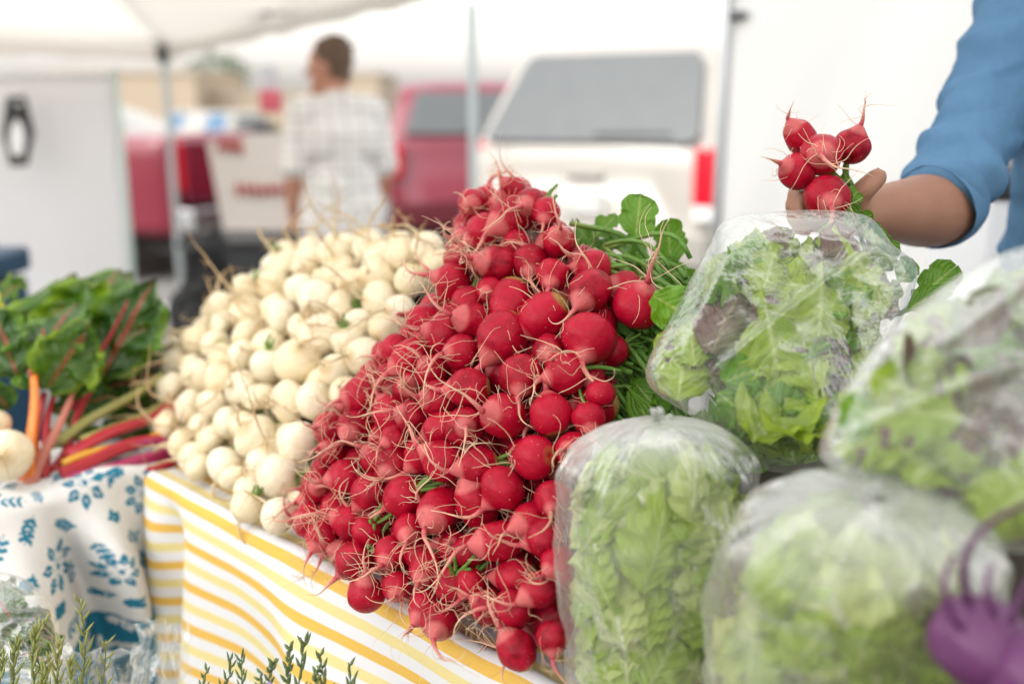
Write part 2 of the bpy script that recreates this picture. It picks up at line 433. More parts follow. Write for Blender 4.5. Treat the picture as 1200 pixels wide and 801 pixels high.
def turnip_prof(el, tip):
    def f(t):
        g = math.pi * t
        z = math.cos(g) * el; r = abs(math.sin(g)) ** 0.9
        if t > 0.75:
            s = (t - 0.75) / 0.25; z -= tip * s ** 2; r = r * (1 - 0.1 * s) + 0.05 * s
        if t < 0.14: z -= 0.12 * (1 - t / 0.14) ** 2
        return r, z
    return f
TUR = []
for i in range(9):
    random.seed(200 + i)
    el = random.choice((0.70, 0.78, 0.84, 0.9, 0.98)); tip = random.uniform(0.05, 0.25)
    b = bulb_mesh('white_turnip', M['turnip'], turnip_prof(el, tip), 20 + i, random.uniform(0.07, 0.14))
    rs = []
    for j in range(3):
        mb = MB(); L = random.uniform(1.2, 3.0) if j < 2 else random.uniform(3.2, 4.8)
        tap = walk((0, 0, -el - tip * 0.8), (0, 0, -1), L, 14, 0.28)
        mb.tube(tap, [0.075 * (1 - q / 14) ** 1.2 + 0.014 for q in range(15)], 7)
        for h in range(4):
            pa = walk(tap[random.randint(0, 8)], rv(1), random.uniform(0.4, 1.2), 8, 0.4)
            mb.tube(pa, [0.022 * (1 - 0.8 * q / 8) + 0.004 for q in range(9)], 5, True, 0.4, 0.6)
        rs.append(mb.mesh('root', M['turnip_root']))
    TUR.append((b, rs, stalk_mesh(400 + i, el, M['stalk'], 4, 0.9, 0.09)))

def put_bulb(name, proto, j, pos, r, rootdir, spin, stalk, parent=None):
    b, roots, st = proto
    o = bpy.data.objects.new(name, b); COL.objects.link(o)
    q = Vector(rootdir).normalized().to_track_quat('-Z', 'Y') @ Quaternion((0, 0, 1), spin)
    o.rotation_mode = 'QUATERNION'; o.rotation_quaternion = q; o.location = pos; o.scale = (r, r, r)
    c = bpy.data.objects.new('root', roots[j % len(roots)]); COL.objects.link(c); c.parent = o
    if stalk:
        s_ = bpy.data.objects.new('stalk', st); COL.objects.link(s_); s_.parent = o
    if parent is not None:
        o.parent = parent; o.matrix_parent_inverse = MW(parent).inverted()
    return o

# ------------------------------------------------------------------ the two heaps
TABLE = 0.90
NRM = Vector((-0.70, -0.71, 0.0))                      # the front of the stall faces this way
RP = [(600,206),(560,225),(535,250),(525,290),(508,335),(490,360),(470,385),(440,415),(415,440),(385,478),(368,505),(372,540),(345,585),(338,605),(372,640),(395,660),(405,700),(430,717),(470,700),(500,738),(530,748),(560,718),(585,750),(600,785),(640,765),(672,760),(690,600),(690,520),(690,500),(730,470),(728,430),(738,400),(775,370),(772,340),(740,320),(700,300),(672,270),(655,230),(625,210)]
TP = [(330,284),(300,320),(280,343),(245,352),(232,385),(195,400),(183,430),(178,460),(178,500),(193,545),(230,566),(262,575),(275,603),(312,622),(350,622),(372,590),(375,540),(372,505),(400,465),(440,430),(475,390),(505,350),(530,320),(540,280),(500,272),(440,268),(390,272)]
def plane3(A, B, C):
    """inverse depth is linear in the picture of a plane"""
    (x1, y1, d1), (x2, y2, d2), (x3, y3, d3) = A, B, C
    m = Matrix(((1, x1, y1), (1, x2, y2), (1, x3, y3))); k = m.inverted() @ Vector((1 / d1, 1 / d2, 1 / d3))
    return lambda x, y: 1 / (k[0] + k[1] * x + k[2] * y)
rp_ = plane3((515, 730, 1.00), (600, 230, 1.22), (350, 600, 1.19))
def rdepth(x, y):
    d = rp_(x, y)
    d -= 0.05 * math.exp(-(((x - 560) / 130) ** 2 + ((y - 450) / 190) ** 2))     # the heap swells in the middle
    d += 0.06 * smoothstep(690, 800, x)
    return d
tp_ = plane3((200, 540, 1.50), (330, 610, 1.25), (420, 285, 1.62))
def tdepth(x, y):
    return tp_(x, y) - 0.04 * math.exp(-(((x - 320) / 110) ** 2 + ((y - 430) / 110) ** 2))
def heap(poly, depth, heroes, rmin, rmax, tries, back, fit=0.93, seed=5):
    random.seed(seed); out = []
    def ok(p, r):
        return all((p - q).length > fit * (r + s) for q, s, _ in out)
    def lift(p, r):
        for _ in range(60):
            if p.z - r * 0.97 >= TABLE: break
            p = p + (EYE - p).normalized() * 0.004
        return p
    for x, y, rp in heroes:
        d = depth(x, y) - 0.008; r = rp / FP * d; p = lift(at(x, y, d), r)
        out.append((p, r, True))
    xs = [q[0] for q in poly]; ys = [q[1] for q in poly]
    for layer in (0, 1, 2):
        for k in range(tries):
            x = random.uniform(min(xs), max(xs)); y = random.uniform(min(ys), max(ys))
            f = k / tries; r = rmin + (rmax - rmin) * (1 - f) * random.uniform(0.6, 1.0)
            d = depth(x, y) + layer * back + random.uniform(-0.008, 0.010)
            rp = r / d * FP
            if not inside(poly, x, y): continue
            if not all(inside(poly, x + rp * 0.8 * cx, y + rp * 0.8 * cy) for cx, cy in ((1, 0), (-1, 0), (0, 1), (0, -1))): continue
            p = at(x, y, d)
            if layer == 0: p = lift(p, r)
            elif p.z - r < TABLE: continue
            if ok(p, r): out.append((p, r, False))
    return out
RH = [(690,396,33),(748,357,31),(637,370,28),(692,340,25),(589,394,30),(515,727,22),(606,761,23),(429,696,22),(416,657,24),(474,581,25),(590,571,28),(646,486,26),(704,461,18),(662,437,27),(612,440,27),(654,283,18),(648,322,20),(568,272,23),(600,254,24),(602,221,14),(554,238,18),(627,536,27),(640,630,24),(648,746,20),(600,714,24),(530,685,22),(465,687,18),(459,648,21),(500,666,21),(590,487,27),(550,455,24),(545,500,24),(515,597,25),(584,634,24),(550,645,20),(585,310,22),(530,330,22),(621,240,20),(640,248,17),(650,585,24),(655,660,22),(690,490,20),(484,488,20),(463,514,18),(520,540,25),(560,545,22),(505,434,20),(540,413,22),(460,545,22),(430,622,19),(480,620,19),(551,682,18),(632,690,22)]
TH = [(375,393,27),(350,424,29),(338,471,26),(300,511,26),(327,557,26),(393,297,21),(441,326,23),(468,366,20),(431,290,19),(361,307,22),(327,604,22),(372,352,25),(331,373,22),(290,368,22),(401,360,20),(408,400,20),(393,435,20),(290,594,20),(349,518,25),(283,455,22),(315,428,22),(268,495,19),(250,474,20),(291,338,20),(310,300,0),(470,300,22),(500,290,20),(405,460,20),(420,380,19),(232,400,20),(260,360,18),(200,455,20),(232,440,21),(205,425,19),(262,420,18),(247,515,19),(233,548,18),(213,520,19),(196,497,18),(370,470,24),(450,385,19),(482,328,20),(352,340,20),(320,335,20),(275,560,18),(303,465,20)]
TH = [h for h in TH if h[2] > 0]
rads = heap(RP, rdepth, RH, 0.0145, 0.0245, 9000, 0.034, 0.90, 5)
turs = heap(TP, tdepth, TH, 0.0205, 0.031, 6000, 0.040, 0.88, 6)
rads = [a for a in rads if not any((a[0] - b[0]).length < 0.75 * (a[1] + b[1]) for b in turs if b[2])] if False else rads
turs = [b for b in turs if b[2] or not any((a[0] - b[0]).length < 0.82 * (a[1] + b[1]) for a in rads)]
if len(rads) > 298: rads = rads[:298]
if len(turs) > 240: turs = turs[:240]
random.seed(77)
HERO_LABEL = {
    (690, 396): 'largest red radish of the heap, round and smooth, near its right side',
    (748, 357): 'big radish sticking out furthest towards the green tops, its pale root pointing up',
    (602, 221): 'small red radish on the very summit of the heap',
    (606, 761): 'lowest red radish of the heap, lying on the yellow striped cloth beside the bag',
    (515, 727): 'glossy red radish lying alone on the striped cloth at the front edge',
    (429, 696): 'round glossy radish on the striped cloth at the lower front tip of the heap',
    (416, 657): 'long dull radish just above the round one on the striped cloth',
    (692, 340): 'round red radish directly above the largest one',
    (637, 370): 'dusty pink radish just up and left of the largest one',
    (704, 461): 'small red radish directly below the largest one beside the green stems',
    (474, 581): 'large dark glossy radish in the lower middle with its root curling down',
}
for i, (p, r, hero) in enumerate(rads):
    px, py, d = pix(p)
    dirn = NRM * 0.75 + Vector((-0.25, 0, -0.12)) + rv(0.85)
    if hero and (round(px) in (748,) or (py < 235)): dirn = Vector((0.15, -0.3, 0.9)) + rv(0.2) if px > 650 else Vector((-0.8, -0.1, 0.5)) + rv(0.15)
    o = put_bulb('radish', RAD[random.randrange(len(RAD))], random.randrange(3), p, r, dirn, random.uniform(0, 6.28), random.random() < 0.45)
    lab = None
    for (hx, hy), t in HERO_LABEL.items():
        if hero and abs(px - hx) < 9 and abs(py - hy) < 9: lab = t
    if lab is None:
        near_t = min((p - q).length - r - s for q, s, _ in turs)
        if i >= len(RH) and d > rdepth(px, py) + 0.02: lab = 'red radish buried behind the outer layer of the heap, glimpsed through gaps'
        elif p.z - r < TABLE + 0.012: lab = 'red radish of the bottom row touching the yellow striped tablecloth'
        elif near_t < 0.012: lab = 'red radish of the heap lying against the white turnips'
        elif py < 300: lab = 'red radish in the topmost part of the heap seen against the vehicles'
        elif px > 640 and py > 460: lab = 'red radish of the outer layer beside the upright clear bag of pale lettuce'
        elif px > 655: lab = 'red radish of the outer layer beside the green radish tops'
        elif r > 0.0215: lab = 'large red radish on the open face of the heap with rooty hairs'
        elif r < 0.0175: lab = 'small red radish wedged between bigger ones on the face of the heap'
        else: lab = 'middle sized red radish on the open face of the heap'
    tag(o, lab, 'radish', 'red radishes heaped on the stall')
TLAB = {(350, 424): 'largest white turnip in the middle of the turnip heap', (327, 604): 'lowest white turnip, hanging over the striped cloth beside the red radishes',
        (300, 511): 'white turnip with a scarred beige root end near the bottom of the heap', (327, 557): 'big round white turnip directly above the lowest one'}
for i, (p, r, hero) in enumerate(turs):
    px, py, d = pix(p)
    dirn = NRM * 0.55 + Vector((-0.15, 0, 0.15)) + rv(0.85)
    edge = (py < 325 or px < 250) and random.random() < 0.75
    if edge: dirn = Vector((-0.7 if px < 300 else -0.3, -0.2, 0.35 if px < 260 else 0.9)) + rv(0.45)
    o = put_bulb('white_turnip', TUR[random.randrange(len(TUR))], 2 if edge else random.randrange(3), p, r, dirn, random.uniform(0, 6.28), random.random() < 0.5)
    lab = None
    for (hx, hy), t in TLAB.items():
        if hero and abs(px - hx) < 9 and abs(py - hy) < 9: lab = t
    if lab is None:
        near_r = min((p - q).length - r - s for q, s, _ in rads)
        if i >= len(TH) and d > tdepth(px, py) + 0.025: lab = 'white turnip buried behind the outer layer, glimpsed through gaps'
        elif near_r < 0.012: lab = 'white turnip lying against the red radishes'
        elif py < 320: lab = 'white turnip on the top rim of the heap with thin tan root'
        elif px < 245: lab = 'white turnip at the end of the heap nearest the chard'
        elif p.z - r < TABLE + 0.02: lab = 'white turnip of the bottom row on the striped tablecloth'
        elif r > 0.030: lab = 'large cream white turnip on the open face of the turnip heap'
        else: lab = 'smaller cream white turnip on the open face of the turnip heap'
    tag(o, lab, 'turnip', 'white turnips heaped on the stall')
print('radishes', len(rads), 'turnips', len(turs))
# a dark sloping rack carries both heaps
M['dark_wood'] = simple('dark_wood', (0.035, 0.028, 0.022), 0.7, 0, 0.4, 12)
rk = empty('display_rack', at(600, 400, 1.5), 'dark sloping wooden rack behind the heaped radishes and turnips', 'rack')
def rack_board(poly_px, depth, off):
    mb = MB(); P = [at(x, y, depth(x, y) + off) for x, y in poly_px]
    mb.prism(P, Vector((0.7, 0.71, 0)) * 0.02); mb.build('sloping_board', M['dark_wood'], rk, False)
rack_board([(600, 250), (700, 330), (690, 470), (650, 700), (540, 690), (400, 600), (440, 480), (530, 340)], rp_, 0.115)
rack_board([(350, 310), (500, 300), (520, 330), (420, 450), (350, 580), (260, 540), (200, 500), (215, 430), (290, 360)], tp_, 0.125)
# ------------------------------------------------------------------ tablecloths
def atz(px, py, z):
    r = at(px, py, 1.0) - EYE; d = (z - CAMZ) / r.z; return EYE + r * d
def cloth_base(k):
    wv = k.noise(k.coord('UV'), 900, 2)
    k.bump(k.math('ADD', wv, k.math('MULTIPLY', k.noise(k.coord('UV'), 14, 3), 2.0)), 0.18, 0.004)
    k.b.inputs['Roughness'].default_value = 0.9; k.b.inputs['Specular IOR Level'].default_value = 0.15
def striped_mat():
    k = NT('striped_cloth'); s_ = k.sep(k.coord('UV')); v = k.math('ADD', s_[1], k.math('MULTIPLY_ADD', k.noise(k.coord('UV'), 25, 2), 0.0016, -0.0008))
    def band(off):
        m = k.math('MODULO', k.math('ADD', v, 10 + off), 0.059)
        return k.ramp(k.math('MULTIPLY', m, 1 / 0.059), [(0.0, (0, 0, 0)), (0.012, (1, 1, 1)), (0.235, (1, 1, 1)), (0.25, (0, 0, 0))])
    col = k.mix(band(0.0), (0.66, 0.655, 0.67), (0.66, 0.39, 0.04))
    col = k.mix(band(0.0295), col, (0.68, 0.57, 0.23))
    wf = k.n('TexNoise'); wf.inputs['Scale'].default_value = 400; k.l(k.coord('UV'), wf.inputs['Vector'])
    col = k.mix(k.math('MULTIPLY', wf.outputs['Fac'], 0.16), col, (0.66, 0.66, 0.66))
    k.l(col, k.b.inputs['Base Color']); cloth_base(k); return k.m
P0 = Vector((-0.535, 1.412, TABLE - 0.003)); E1 = Vector((0.583, -0.572, 0)).normalized(); OUT = Vector((E1.y, -E1.x, 0)) * 1.0
if OUT.y > 0: OUT = -OUT
def drape(t, h_edge=0.018):
    """t>0 metres back on the top, t<0 metres down the hang -> (back, down)"""
    r = h_edge; q = r * math.pi / 2
    if t > 0: return t, 0.0
    if t > -q:
        g = -t / r; return -r * math.sin(g), r * (1 - math.cos(g))
    return -r, r + (-t - q)
def striped(u, v):
    s = u * 1.25; t = 0.34 - v * 0.86
    b, dn = drape(t)
    o = 0.0
    if dn > 0.0:
        o = 0.06 * dn + dn * (0.06 * math.sin(s * 17 + 0.6 - dn * 3.5) * smoothstep(0.0, 0.12, dn)) * 1.0
        o += 0.11 * dn * math.exp(-((s - 0.36 - dn * 0.55) / 0.055) ** 2)               # a fold running down to the right
        o += 0.05 * math.exp(-((s - 0.02) / 0.03) ** 2) * smoothstep(0, 0.1, dn) - 0.05 * math.exp(-((s - 0.075) / 0.03) ** 2) * smoothstep(0, 0.1, dn)
    w_ = 0.004 * noise.noise(Vector((s * 9, t * 9, 2)))
    o *= 0.2 + 0.8 * smoothstep(0.0, 0.14, s)
    p = P0 + E1 * s - OUT * b + OUT * o + Vector((0, 0, -dn - (0.004 if dn == 0 else 0) + w_))
    return p, (s, t), 0.0
mb = MB().grid(220, 150, striped)
o = mb.build('tablecloth', striped_mat()); tag(o, 'white tablecloth with yellow stripes draped under the radishes and turnips', 'tablecloth')
so_ = o.modifiers.new('thick', 'SOLIDIFY'); so_.thickness = 0.0012

# printed blue flowers
random.seed(3)
FL = []; LF = []
def petal(x, y, L, W):
    if x < 0 or x > L: return False
    t = x / L; return abs(y) < W * (math.sin(math.pi * t ** 0.8)) * 0.5
for i in range(11):
    for j in range(13):
        c = (0.02 + i * 0.050 + (j % 2) * 0.025 + random.uniform(-0.012, 0.012), 0.16 - j * 0.044 + random.uniform(-0.01, 0.01))
        if (i + 2 * j) % 5 == 0: FL.append((c, random.uniform(0.026, 0.034), random.choice((7, 8)), random.uniform(0, 6)))
        else: LF.append((c, random.uniform(0.015, 0.023), random.uniform(0, 6), random.choice((3, 4, 5))))
def floral(u, v):
    m = False
    for (cx, cy), r, n, a0 in FL:
        dx, dy = u - cx, v - cy; d = math.hypot(dx, dy)
        if d > r: continue
        if d < r * 0.13: return 1.0
        if d < r * 0.34: return 1.0 if (math.sin(math.atan2(dy, dx) * 9) > 0.75 and d > r * 0.2) else 0.0
        a = math.atan2(dy, dx) - a0; k = 2 * math.pi / n; a = (a + k / 2) % k - k / 2
        x, y = d * math.cos(a) - r * 0.36, d * math.sin(a)
        if petal(x, y, r * 0.62, r * 0.40): return 0.0 if (abs(y) < r * 0.02 and x < r * 0.4) else 1.0
    for (cx, cy), r, a0, n in LF:
        dx, dy = u - cx, v - cy; d = math.hypot(dx, dy)
        if d > r * 1.2: continue
        ca, sa = math.cos(a0), math.sin(a0); x, y = dx * ca + dy * sa, -dx * sa + dy * ca
        if abs(y) < r * 0.03 and -r < x < r * 0.6: return 1.0
        for q in range(n):
            bx = -0.8 * r + q * r * 1.3 / n
            for sg in (1, -1):
                ex, ey = x - bx, sg * y
                x2, y2 = ex * 0.62 + ey * 0.78, -ex * 0.78 + ey * 0.62
                if petal(x2, y2, r * 0.62, r * 0.26): return 1.0
    return 0.0
BA = atz(185, 541, TABLE); BB = atz(0, 585, TABLE); G = (BB - BA); G.z = 0; G = G.normalized(); MO = Vector((G.y, -G.x, 0))
if MO.y > 0: MO = -MO
def blue(u, v):
    s = u * 0.55; t = 0.20 - v * 0.70
    b, dn = drape(t, 0.022); o = 0.0
    if dn > 0:
        k = smoothstep(0.0, 0.14, dn) * smoothstep(0.005, 0.09, s)
        o += k * 0.075 * math.exp(-((s - 0.125 + dn * 0.30) / 0.034) ** 2)        # ridge running down to the right
        o += k * 0.085 * math.exp(-((s - 0.235 + dn * 0.10) / 0.05) ** 2) + 0.12 * dn * smoothstep(0.05, 0.3, s)
        o -= k * 0.035 * math.exp(-((s - 0.165 + dn * 0.22) / 0.02) ** 2)
        o += k * 0.02 * math.sin(s * 30) * smoothstep(0.28, 0.35, s)
    z = -dn + 0.012 * math.exp(-((s - 0.085) / 0.05) ** 2) * (1 if t > -0.03 else 0.6) + 0.005 * noise.noise(Vector((s * 14, t * 14, 5)))
    p = BA + G * s - MO * b + MO * o + Vector((0, 0, z))
    hem = -t
    f = floral(s, t)
    if hem > 0.225: f = 1.0 - floral(s * 1.0 + 0.02, t + 0.05) if hem < 0.36 else 0.0
    return p, (s, t), f
k = NT('blue_floral_cloth')
wf = k.noise(k.coord('UV'), 60, 3)
k.l(k.mix(k.ramp(k.attr('t')[2], [(0.35, (0, 0, 0)), (0.65, (1, 1, 1))]), k.mix(wf, (0.58, 0.565, 0.55), (0.66, 0.65, 0.64)), k.mix(wf, (0.010, 0.12, 0.20), (0.03, 0.20, 0.30))), k.b.inputs['Base Color'])
cloth_base(k)
mb = MB().grid(230, 290, blue, flip=True)
o = mb.build('tablecloth', k.m); tag(o, 'white tablecloth printed with blue flowers hanging below the chard', 'tablecloth')

# ------------------------------------------------------------------ leaves
def leaf(L, W, shape='oval', ruffle=0.08, freq=5, curl=0.4, cup=0.1, lobe=0.0, nu=26, nv=14, seed=0, stem=0.0, fine=0.0):
    random.seed(seed); ph = [random.uniform(0, 6.28) for _ in range(6)]
    def wd(u):
        if shape == 'oval': w = math.sin(math.pi * min(1, u * 0.97 + 0.03) ** 0.85) ** 0.75
        elif shape == 'spoon': w = 0.16 + 0.84 * smoothstep(0.2, 0.55, u); w *= math.sqrt(max(0, 1 - max(0, (u - 0.72) / 0.28) ** 2.2)) + 0.02
        else: w = math.sin(math.pi * (0.12 + 0.86 * u)) ** 0.5
        return max(w, 0.02)
    def fn(u, v):
        a = v * 2 - 1; s = 1 if a > 0 else -1
        w = W / 2 * wd(u) * (1 + lobe * math.sin(u * 19 + ph[0] * s + ph[2]) + lobe * 0.6 * math.sin(u * 41 + ph[1] * s) * abs(a))
        g = curl * u
        x = L * (math.sin(g) / curl if abs(curl) > 1e-3 else u); zz = L * ((1 - math.cos(g)) / curl if abs(curl) > 1e-3 else 0)
        y = a * w
        e = abs(a) ** 1.6
        z = cup * W * abs(a) ** 1.5 + ruffle * W * e * math.sin(freq * 6.28 * u + ph[3 if s > 0 else 4]) + ruffle * 0.5 * W * e * math.sin(freq * 13.7 * u + ph[5] * s)
        z += fine * W * noise.noise(Vector((u * L / W * 5 + ph[0], a * 3.5, ph[1])))
        x += ruffle * 0.35 * W * e * math.cos(freq * 6.28 * u + ph[4])
        return Vector((x - z * math.sin(g), y * (1 - 0.12 * e), -zz + z * math.cos(g))), (u, v), 0.0
    return MB().grid(nu, nv, fn)
def put(o, base, dirn, nrm, s=1.0):
    o.matrix_world = Matrix.Translation(base) @ frame(dirn, nrm).to_4x4() @ Matrix.Scale(s, 4)
    return o
def leaf_child(me, parent, base, tip, nrm, L0, name='leaf'):
    """links a leaf mesh whose own length is L0 from base to tip"""
    o = bpy.data.objects.new(name, me); COL.objects.link(o); o.parent = parent; o.matrix_parent_inverse = MW(parent).inverted()
    d = Vector(tip) - Vector(base); o.matrix_basis = Matrix.Translation(base) @ frame(d, nrm).to_4x4() @ Matrix.Scale(d.length / L0, 4)
    return o
def stem_path(a, b, sag=0.0, n=10, wob=0.004):
    a = Vector(a); b = Vector(b); out = []; o1 = rv(wob); o2 = rv(wob)
    for i in range(n + 1):
        t = i / n; p = a.lerp(b, t); p.z += sag * 4 * t * (1 - t)
        out.append(p + o1 * math.sin(math.pi * t) + o2 * math.sin(2 * math.pi * t))
    return out

TOCAM = Vector((0, -0.95, 0.3))
RL = [leaf(0.12, 0.075, 'spoon', 0.07, 3, (0.5, -0.4, 0.9)[i % 3], 0.10, 0.07, 26, 12, 20 + i, 0, 0.05).mesh('leaf', M['radish_leaf']) for i in range(6)]
random.seed(8)
rt = [empty('radish_greens', at(745, 330, 1.18), 'upright bright green radish leaf tops behind the biggest radishes', 'greens'),
      empty('radish_greens', at(720, 420, 1.10), 'tangle of green radish stems running down between radishes and salad bag', 'greens'),
      empty('radish_greens', at(1085, 320, 1.12), 'dark green leaf tips poking up between the two upper salad bags', 'greens')]
# big upright leaf and its neighbours: (base px, py, d), (tip px, py, d), which, normal
LS = [((742,300,1.17),(752,222,1.16),0,(-0.1,-1,0.1)), ((790,330,1.19),(778,262,1.2),1,(0.2,-1,0.3)), ((770,330,1.16),(826,300,1.18),2,(0,-0.8,0.7)),
      ((690,300,1.2),(735,272,1.2),3,(0,-0.5,0.9)), ((680,290,1.19),(722,262,1.21),4,(-0.2,-0.5,0.9)), ((745,345,1.14),(800,345,1.13),5,(0.1,-0.8,0.6)),
      ((700,310,1.18),(752,318,1.15),1,(0,-0.6,0.8)), ((770,350,1.13),(815,385,1.08),3,(0.2,-0.8,0.5)), ((715,285,1.22),(770,285,1.22),2,(0,-0.7,0.6)),
      ((760,390,1.1),(800,430,1.04),4,(0.1,-1,0.3)), ((735,440,1.06),(775,475,1.0),5,(0.1,-1,0.4)), ((800,340,1.2),(845,325,1.2),0,(0,-0.7,0.7)), ((695,330,1.15),(730,345,1.13),0,(0,-0.5,0.9)),
      ((672,262,1.23),(705,285,1.18),2,(0.1,-0.4,0.9)), ((745,490,1.0),(790,505,.97),1,(0,-1,0.4)), ((720,330,1.16),(765,300,1.2),5,(0,-0.7,0.7)), ((780,310,1.2),(830,345,1.17),3,(0,-0.8,0.6)),
      ((705,420,1.14),(790,440,1.12),0,(0,-.9,.4)), ((700,460,1.1),(800,480,1.1),1,(0,-.9,.4)), ((715,480,1.06),(790,530,1.04),2,(0,-.9,.4)), ((690,390,1.2),(800,400,1.2),3,(0,-.9,.4)), ((700,500,1.08),(770,520,1.08),4,(0,-.9,.4)), ((720,440,1.16),(830,450,1.16),5,(0,-.9,.4)), ((750,370,1.12),(800,365,1.12),0,(0.1,-0.9,0.5)), ((735,400,1.1),(785,405,1.08),2,(0,-0.9,0.5)), ((740,345,1.17),(790,318,1.2),1,(0,-0.8,0.6))]
for (b, t, w_, n_) in LS:
    leaf_child(RL[w_], rt[0] if b[1] < 360 else rt[1], at(*b), at(*t), n_, 0.12)
for (b, t, w_, n_) in [((1045,340,1.1),(1075,300,1.1),0,(0,-1,.4)), ((1065,360,1.1),(1110,318,1.12),1,(0,-1,.4)), ((1030,350,1.1),(1068,330,1.1),2,(0.2,-1,.4)), ((1050,370,1.08),(1095,345,1.1),4,(0,-1,.4)), ((1010,330,1.1),(1045,280,1.13),3,(-.2,-1,.4))]:
    leaf_child(RL[w_], rt[2], at(*b), at(*t), n_, 0.12)
for i in range(80):
    mb = MB(); y0 = random.uniform(285, 500); x0 = random.uniform(668, 735)
    a = at(x0, y0, 1.15 - (y0 - 285) / 200 * 0.10 + random.uniform(0, 0.05)); x1 = x0 + random.uniform(45, 110); y1 = y0 + random.uniform(0, 90)
    b = at(min(x1, 835), y1, 1.10 - (y1 - 285) / 200 * 0.09 + random.uniform(0, 0.05))
    if i == 0: a, b = at(668, 262, 1.2), at(770, 318, 1.17)
    mb.tube(stem_path(a, b, random.uniform(0.0, 0.02), 10, 0.008), [random.uniform(0.0022, 0.0036)] * 11, 7)
    mb.build('stem', M['stalk'], rt[0] if y0 < 350 else rt[1])

# ------------------------------------------------------------------ rainbow chard on the left table
def stem_mat(name, c0, c1):
    k = NT(name); wv = k.n('TexNoise'); wv.inputs['Scale'].default_value = 30
    mp = k.n('Mapping'); mp.inputs['Scale'].default_value = (6, 0.6, 1); k.l(k.coord('UV'), mp.inputs[0]); k.l(mp.outputs[0], wv.inputs['Vector'])
    k.l(k.mix(wv.outputs['Fac'], c0, c1), k.b.inputs['Base Color']); k.b.inputs['Roughness'].default_value = 0.35; k.bump(wv.outputs['Fac'], 0.3, 0.002); return k.m
ST = {'orange': stem_mat('orange_stem', (0.66, 0.13, 0.008), (0.74, 0.24, 0.02)), 'pink': stem_mat('pink_stem', (0.38, 0.09, 0.07), (0.50, 0.20, 0.13)),
      'red': stem_mat('red_stem', (0.30, 0.005, 0.012), (0.44, 0.012, 0.025)), 'magenta': stem_mat('magenta_stem', (0.26, 0.005, 0.055), (0.38, 0.018, 0.10)),
      'yellow': stem_mat('yellow_stem', (0.55, 0.24, 0.012), (0.66, 0.36, 0.03)), 'pale': stem_mat('pale_green_stem', (0.26, 0.27, 0.06), (0.40, 0.36, 0.12))}
CL = [leaf(0.24, 0.18, 'oval', 0.11, 2.4, (0.9, 0.4, -0.5, 1.3)[i], 0.05, 0.05, 40, 24, 50 + i, 0, 0.11).mesh('leaf', M['chard_leaf']) for i in range(4)]
M['chard_light'] = leaf_mat('chard_light', (0.018, 0.07, 0.005), (0.075, 0.18, 0.009), (0.30, 0.09, 0.03), rough=0.2, trans=0.35, crinkle=0.8, rim=(0.26, 0.40, 0.02))
CLL = leaf(0.24, 0.22, 'oval', 0.13, 2.2, 0.9, 0.08, 0.05, 40, 24, 60, 0, 0.09).mesh('leaf', M['chard_light'])
random.seed(21)
ch = empty('chard_bunch', at(60, 560, 1.46), 'standing bunch of chard with glossy dark leaves and orange and pink stems', 'chard')
CH = [  # base, tip, mesh, normal
      ((105,440,1.64),(112,272,1.70),CLL,(0.0,-0.95,0.25)), ((62,440,1.62),(48,278,1.68),CLL,(-0.05,-0.95,0.25)), ((120,440,1.60),(180,318,1.64),CL[1],(0.2,-0.9,0.3)), ((85,430,1.66),(150,282,1.72),CLL,(0.15,-.9,.3)),
      ((45,455,1.50),(62,322,1.55),CL[0],(-0.1,-1,0.15)), ((55,455,1.49),(112,372,1.50),CLL,(0.5,-0.8,0.3)), ((80,470,1.52),(105,385,1.55),CL[2],(0.2,-1,0.2)),
      ((20,440,1.52),(-20,350,1.52),CL[1],(-0.2,-1,0.3)), ((20,430,1.55),(15,345,1.58),CL[3],(0,-1,0.3)), ((120,430,1.62),(175,380,1.68),CL[0],(0.2,-0.9,0.5)),
      ((110,460,1.62),(190,430,1.66),CL[1],(0.1,-0.8,0.6)), ((90,450,1.6),(150,350,1.66),CL[3],(0.1,-1,0.3)), ((10,480,1.55),(-30,430,1.5),CL[2],(0,-1,0.4)), ((130,470,1.66),(215,395,1.72),CL[0],(.1,-.9,.3)), ((150,480,1.66),(225,440,1.72),CL[2],(.1,-.8,.5)), ((120,500,1.64),(215,490,1.68),CL[1],(0,-.6,.8)), ((140,440,1.7),(200,370,1.76),CL[3],(.1,-.9,.4)), ((90,520,1.6),(190,530,1.62),CL[3],(0,-.5,.9)), ((60,520,1.56),(150,500,1.62),CL[0],(0,-.6,.8)),
      ((30,330,1.72),(-15,345,1.7),CLL,(-.2,-.8,.6)), ((60,480,1.58),(140,470,1.62),CL[2],(0,-.7,.7)), ((100,400,1.66),(185,400,1.72),CL[2],(0,-.7,.7)), ((70,440,1.6),(85,340,1.66),CL[1],(0,-1,.4))]
for b, t, me, n_ in CH: leaf_child(me, ch, at(*b), at(*t), n_, 0.24)
def chard_stem(parent, pts, r0, r1, m):
    wb = rv(0.007); wq = rv(0.004); ph = random.uniform(0, 6)
    P = [at(*p) for p in pts]; path = []
    for i in range(13):
        t = i / 12
        p = P[0] * (1 - t) ** 2 + P[1] * 2 * t * (1 - t) + P[2] * t * t if len(P) == 3 else P[0].lerp(P[1], t)
        path.append(p + wb * math.sin(math.pi * t) + wq * math.sin(2 * math.pi * t))
    q = MB().tube(path, [r0 + (r1 - r0) * i / 12 for i in range(13)], 20)
    for i in range(13):                                   # celery like ribs
        for j in range(20): q.v[i * 20 + j] = path[i] + (q.v[i * 20 + j] - path[i]) * (1 + 0.09 * math.cos(5 * j / 20 * 6.283 + ph) + 0.22 * math.cos(2 * j / 20 * 6.283 + ph))
    q.build('stem', ST[m], parent)
